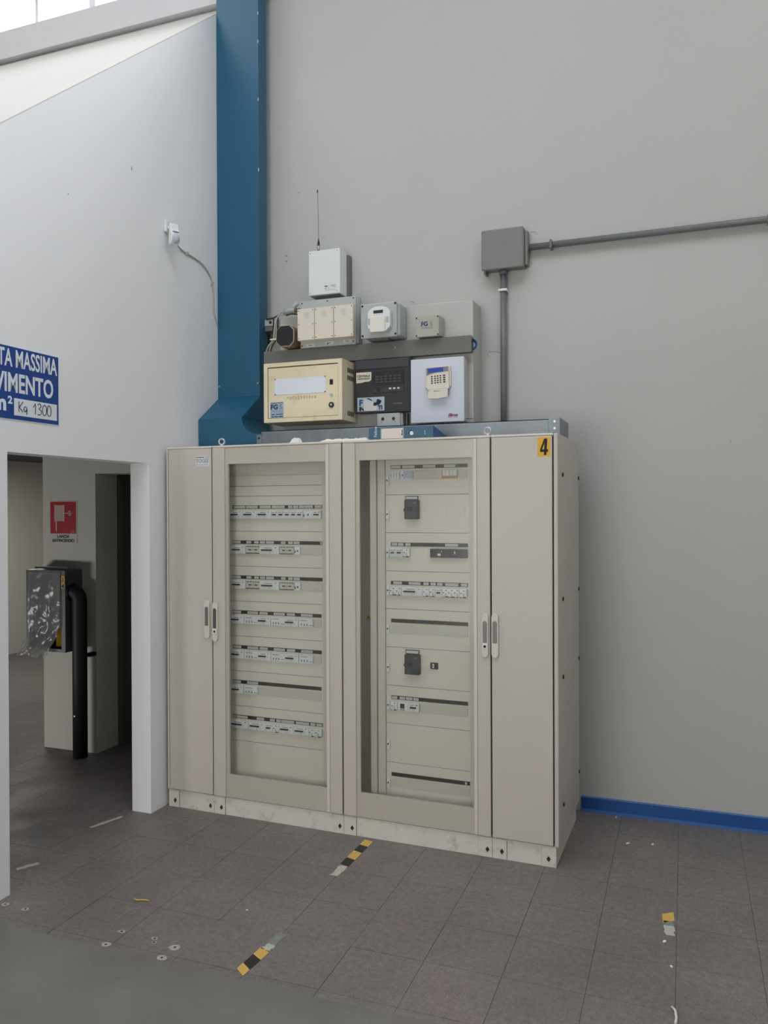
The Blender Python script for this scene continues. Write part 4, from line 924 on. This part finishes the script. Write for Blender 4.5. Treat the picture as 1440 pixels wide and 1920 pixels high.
text('LANCIA', (-1.357, Y0 - .0035, 1.536), .030, M_INK, e, align='CENTER', bold=.001)
text('ANTINCENDIO', (-1.357, Y0 - .0035, 1.506), .030, M_INK, e, align='CENTER', sx=.97, bold=.001)

e = at(empty('hose_cabinet', (-1.37, Y0, 0.73), 'grey metal fire hose cabinet wrapped in torn plastic film on the pillar', 'hose cabinet'))
F = -.25; x0, x1, z0, z1 = -1.540, -1.192, .740, 1.312
h = MB(); t = .004
for a, b, c0, c1_ in ((x0, x0 + .028, z0, z1), (x1 - .034, x1, z0, z1), (x0 + .028, x1 - .034, z1 - .03, z1), (x0 + .028, x1 - .034, z0, z0 + .022)): h.box(a - OFF[0], b - OFF[0], F - OFF[1], F + .012 - OFF[1], c0 - OFF[2], c1_ - OFF[2])
h.box(x0 - OFF[0], x0 + t - OFF[0], F + .012 - OFF[1], Y0 - .001 - OFF[1], z0 - OFF[2], z1 - OFF[2]).box(x1 - t - OFF[0], x1 - OFF[0], F + .012 - OFF[1], Y0 - .001 - OFF[1], z0 - OFF[2], z1 - OFF[2])
h.box(x0 + t - OFF[0], x1 - t - OFF[0], F + .012 - OFF[1], Y0 - .001 - OFF[1], z0 - OFF[2], z0 + t - OFF[2]).box(x0 + t - OFF[0], x1 - t - OFF[0], F + .012 - OFF[1], Y0 - .001 - OFF[1], z1 - t - OFF[2], z1 - OFF[2])
h.box(x0 + t - OFF[0], x1 - t - OFF[0], Y0 - .006 - OFF[1], Y0 - .001 - OFF[1], z0 + t - OFF[2], z1 - t - OFF[2])
h.obj('housing', M_HOSEBOX, e)
MB().tube([off((x0 + .03, F + .06, z1 + .016)), off((x1 - .05, F + .07, z1 + .014))], .010, 10).obj('roller', M_GREYBOX, e)
hs = MB()
for k in range(9): hs.tube([off((x1 - .125 + .009 * k, F + .055, z0 + .030)), off((x1 - .125 + .009 * k, F + .060, z0 + .145 + .002 * k))], .0052, 8)
hs.obj('hose', M_YELR, e)['label'] = 'folded yellow hose'
for t_, z_ in (('1', 1.236), ('4', 1.190)):
    sk = bx('number_sticker', M_YELLOW, e, x1 - .031, x1 - .004, F - .0012, F - .0001, z_ - .003, z_ + .040)
    text(t_, (x1 - .0175, F - .0018, z_), .044, M_INK, sk, align='CENTER', sx=.8, bold=.002)
# torn film as a rumpled sheet
rn = random.Random(11); nx, nz = 22, 34; vs = []
for j in range(nz + 1):
    tz = j / nz
    for i in range(nx + 1):
        tx = i / nx
        xl = x0 + .030 - (0.0 if tz < .75 else (tz - .75) * 4 * .065); xr = x1 - .036 - (0 if tz < .62 else (tz - .62) / .38 * .085)
        x = xl + (xr - xl) * tx; z = z1 - .012 - (z1 - z0 + .020) * tz + .02 * math.sin(tx * 5) * max(0, tz - .6)
        yy = F - .006 - .012 * abs(math.sin(tx * 7 + tz * 3.1)) * (0.3 + tz) - .010 * abs(math.sin(tz * 17 + tx * 6)) * tz - (.05 * max(0, tz - .72) * 3)
        vs.append(off((x + rn.uniform(-.002, .002), yy + rn.uniform(-.003, .003) * (0.5 + 2 * tz), z + rn.uniform(-.003, .003))))
fm = MB().add(vs, [(j * (nx + 1) + i, j * (nx + 1) + i + 1, (j + 1) * (nx + 1) + i + 1, (j + 1) * (nx + 1) + i) for j in range(nz) for i in range(nx)], True)
fo = fm.obj('plastic_film', M_FILM, e); sm = fo.modifiers.new('s', 'SUBSURF'); sm.levels = 1; sm.render_levels = 1

e = at(empty('drain_pipe', (-1.12, -0.19, 0), 'thick black pipe standing on the floor in front of the pillar beside the hose cabinet', 'pipe'))
MB().tube([off(p) for p in [(-1.12, -.19, .001), (-1.12, -.19, .6), (-1.12, -.19, 1.10)] + [(-1.12 - .045 * (1 - math.cos(a)), -.19, 1.10 + .06 * math.sin(a)) for a in (.3, .6, .9, 1.2, 1.5)] + [(-1.188, -.19, 1.162)]], .050, 18).obj('pipe', M_PIPEB, e)
MB().cyl(off((-1.1915, -.19, 1.160)), .058, .016, 'x', 18).obj('elbow_collar', M_PIPEB, e)
bx('pipe_clamp', M_PIPEB, e, -1.100, -1.066, -0.150, Y0 - .0005, .700, .728, .004)
MB().cyl(off((-1.125, -.2425, .30)), .006, .003, 'y', 10).obj('bolt', M_STEEL, e)

# ================================================================== FLOOR TAPES AND DEBRIS
def tape(name, p0, p1, w_, segs, label):
    """segs: list of (t0, t1, material, slant)"""
    P0, P1 = Vector((*p0, 0)), Vector((*p1, 0)); d = (P1 - P0); L_ = d.length; d.normalize(); nrm = Vector((-d.y, d.x, 0))
    e = at(empty(name, (p0[0], p0[1], 0.0008), label, 'floor tape'))
    rnd = random.Random(len(label))
    for t0, t1, m_, sl in segs:
        a = P0 + d * L_ * t0; b = P0 + d * L_ * t1; hw = w_ / 2; s_ = d * sl * w_
        ps = [a - nrm * hw - s_ / 2, b - nrm * hw - s_ / 2, b + nrm * hw + s_ / 2, a + nrm * hw + s_ / 2]
        if m_ in (M_TAPEW, M_TAPEG):
            ps = []
            for k in range(7): q = a + (b - a) * k / 6; ps.append(q - nrm * hw * rnd.uniform(.6, 1.0))
            for k in range(7): q = b + (a - b) * k / 6; ps.append(q + nrm * hw * rnd.uniform(.6, 1.0))
        mb = MB().prism([(p.x - OFF[0], p.y - OFF[1]) for p in ps], 0.0, 0.0009, 'z')
        mb.obj('tape_stripe' if m_ not in (M_TAPEW, M_TAPEG) else 'glue_residue', m_, e)
    return e
tape('hazard_tape', (1.300, -1.245), (1.308, -0.815), .05, [(0, .26, M_TAPEW, 0), (.28, .46, M_TAPEK, .3), (.46, .66, M_TAPEY, .3), (.66, .84, M_TAPEK, .3), (.84, 1, M_TAPEY, .2)], 'torn black and yellow hazard tape strip on the floor just in front of the cabinets')
tape('hazard_tape', (1.292, -2.090), (1.318, -1.79), .05, [(0, .14, M_TAPEY, .6), (.15, .37, M_TAPEK, .5), (.37, .56, M_TAPEY, .4), (.56, .70, M_TAPEW, 0), (.70, 1.0, M_TAPEG, 0)], 'torn black and yellow hazard tape strip beside the coated concrete edge')
tape('hazard_tape', (2.800, -1.262), (2.788, -1.075), .048, [(0, .42, M_TAPEW, 0), (.42, .62, M_TAPEG, 0), (.60, 1.0, M_TAPEY, -.6)], 'short scrap of yellow tape with pale residue alone on the right floor tiles')
tape('tape_residue', (-0.186, -1.175), (-0.125, -0.985), .03, [(0, 1, M_TAPEW, 0)], 'pale tape residue on the floor in the doorway by the right jamb')
tape('tape_residue', (-0.171, -1.71), (-0.120, -1.62), .035, [(0, 1, M_TAPEW, 0)], 'pale tape residue on the floor in the doorway by the left jamb')
for i, (x, y, r_) in enumerate(((.168, -1.996, .018), (.051, -1.994, .022), (.684, -2.004, .018), (.845, -2.002, .016), (.961, -2.03, .028), (.691, -2.110, .024), (.959, -2.112, .024), (.86, -2.028, .014))):
    rnd = random.Random(i); OFF = (0, 0, 0)
    pl = MB().prism([(x + r_ * rnd.uniform(.65, 1.1) * math.cos(k * PI / 7), y + r_ * .8 * rnd.uniform(.65, 1.1) * math.sin(k * PI / 7)) for k in range(14)], 0.0002, 0.0032 if y < -2.1 else .0014, 'z').obj('plugged_hole', M_MARK, fl)
    MB().cyl((x, y, .0005), .005, .0033 if y < -2.1 else .0015, 'z', 10).obj('hole', M_DARK, pl)
for i, (x, y, s_, lab) in enumerate(((2.495, -.049, .012, 'white crumb on the floor by the blue baseboard'), (2.78, -1.319, .014, 'white chip below the short yellow tape scrap'), (2.809, -1.495, .012, 'white chip on a tile joint nearer than the yellow tape scrap'),
                               (1.080, -1.673, .008, 'tiny white crumb between the two hazard tapes'), (2.70, -.36, .016, 'pale flake on the floor right of the cabinet corner'), (2.58, -.39, .018, 'long pale flake beside the pale flake right of the cabinet'))):
    rnd = random.Random(40 + i)
    e = at(empty('debris_chip', (x, y, .0008), lab, 'debris')); e.rotation_euler = (0, 0, rnd.uniform(0, 3))
    MB().prism([(s_ * rnd.uniform(.6, 1) * math.cos(k * PI / 3), s_ * .45 * rnd.uniform(.6, 1) * math.sin(k * PI / 3)) for k in range(6)], 0, .003, 'z').obj('chip', M_FOAM, e)
e = at(empty('wood_shaving', (.593, -1.765, .0008), 'small curled yellowish shaving on the floor in front of the left cabinet', 'debris'))
MB().tube([(-.035, .0, .004), (-.01, -.006, .006), (.01, .006, .005), (.04, .01, .004)], .003, 6).obj('strip', M_TAPEY, e)
e = at(empty('tape_scrap', (2.826, -1.80, .0008), 'thin curled cream tape scrap at the bottom edge right of centre', 'debris'))
MB().tube([(-.012, .04, .003), (.0, .02, .006), (.004, -.02, .005), (.001, -.05, .003)], .005, 6).obj('strip', M_BEIGE, e)
bpy.context.view_layer.update()
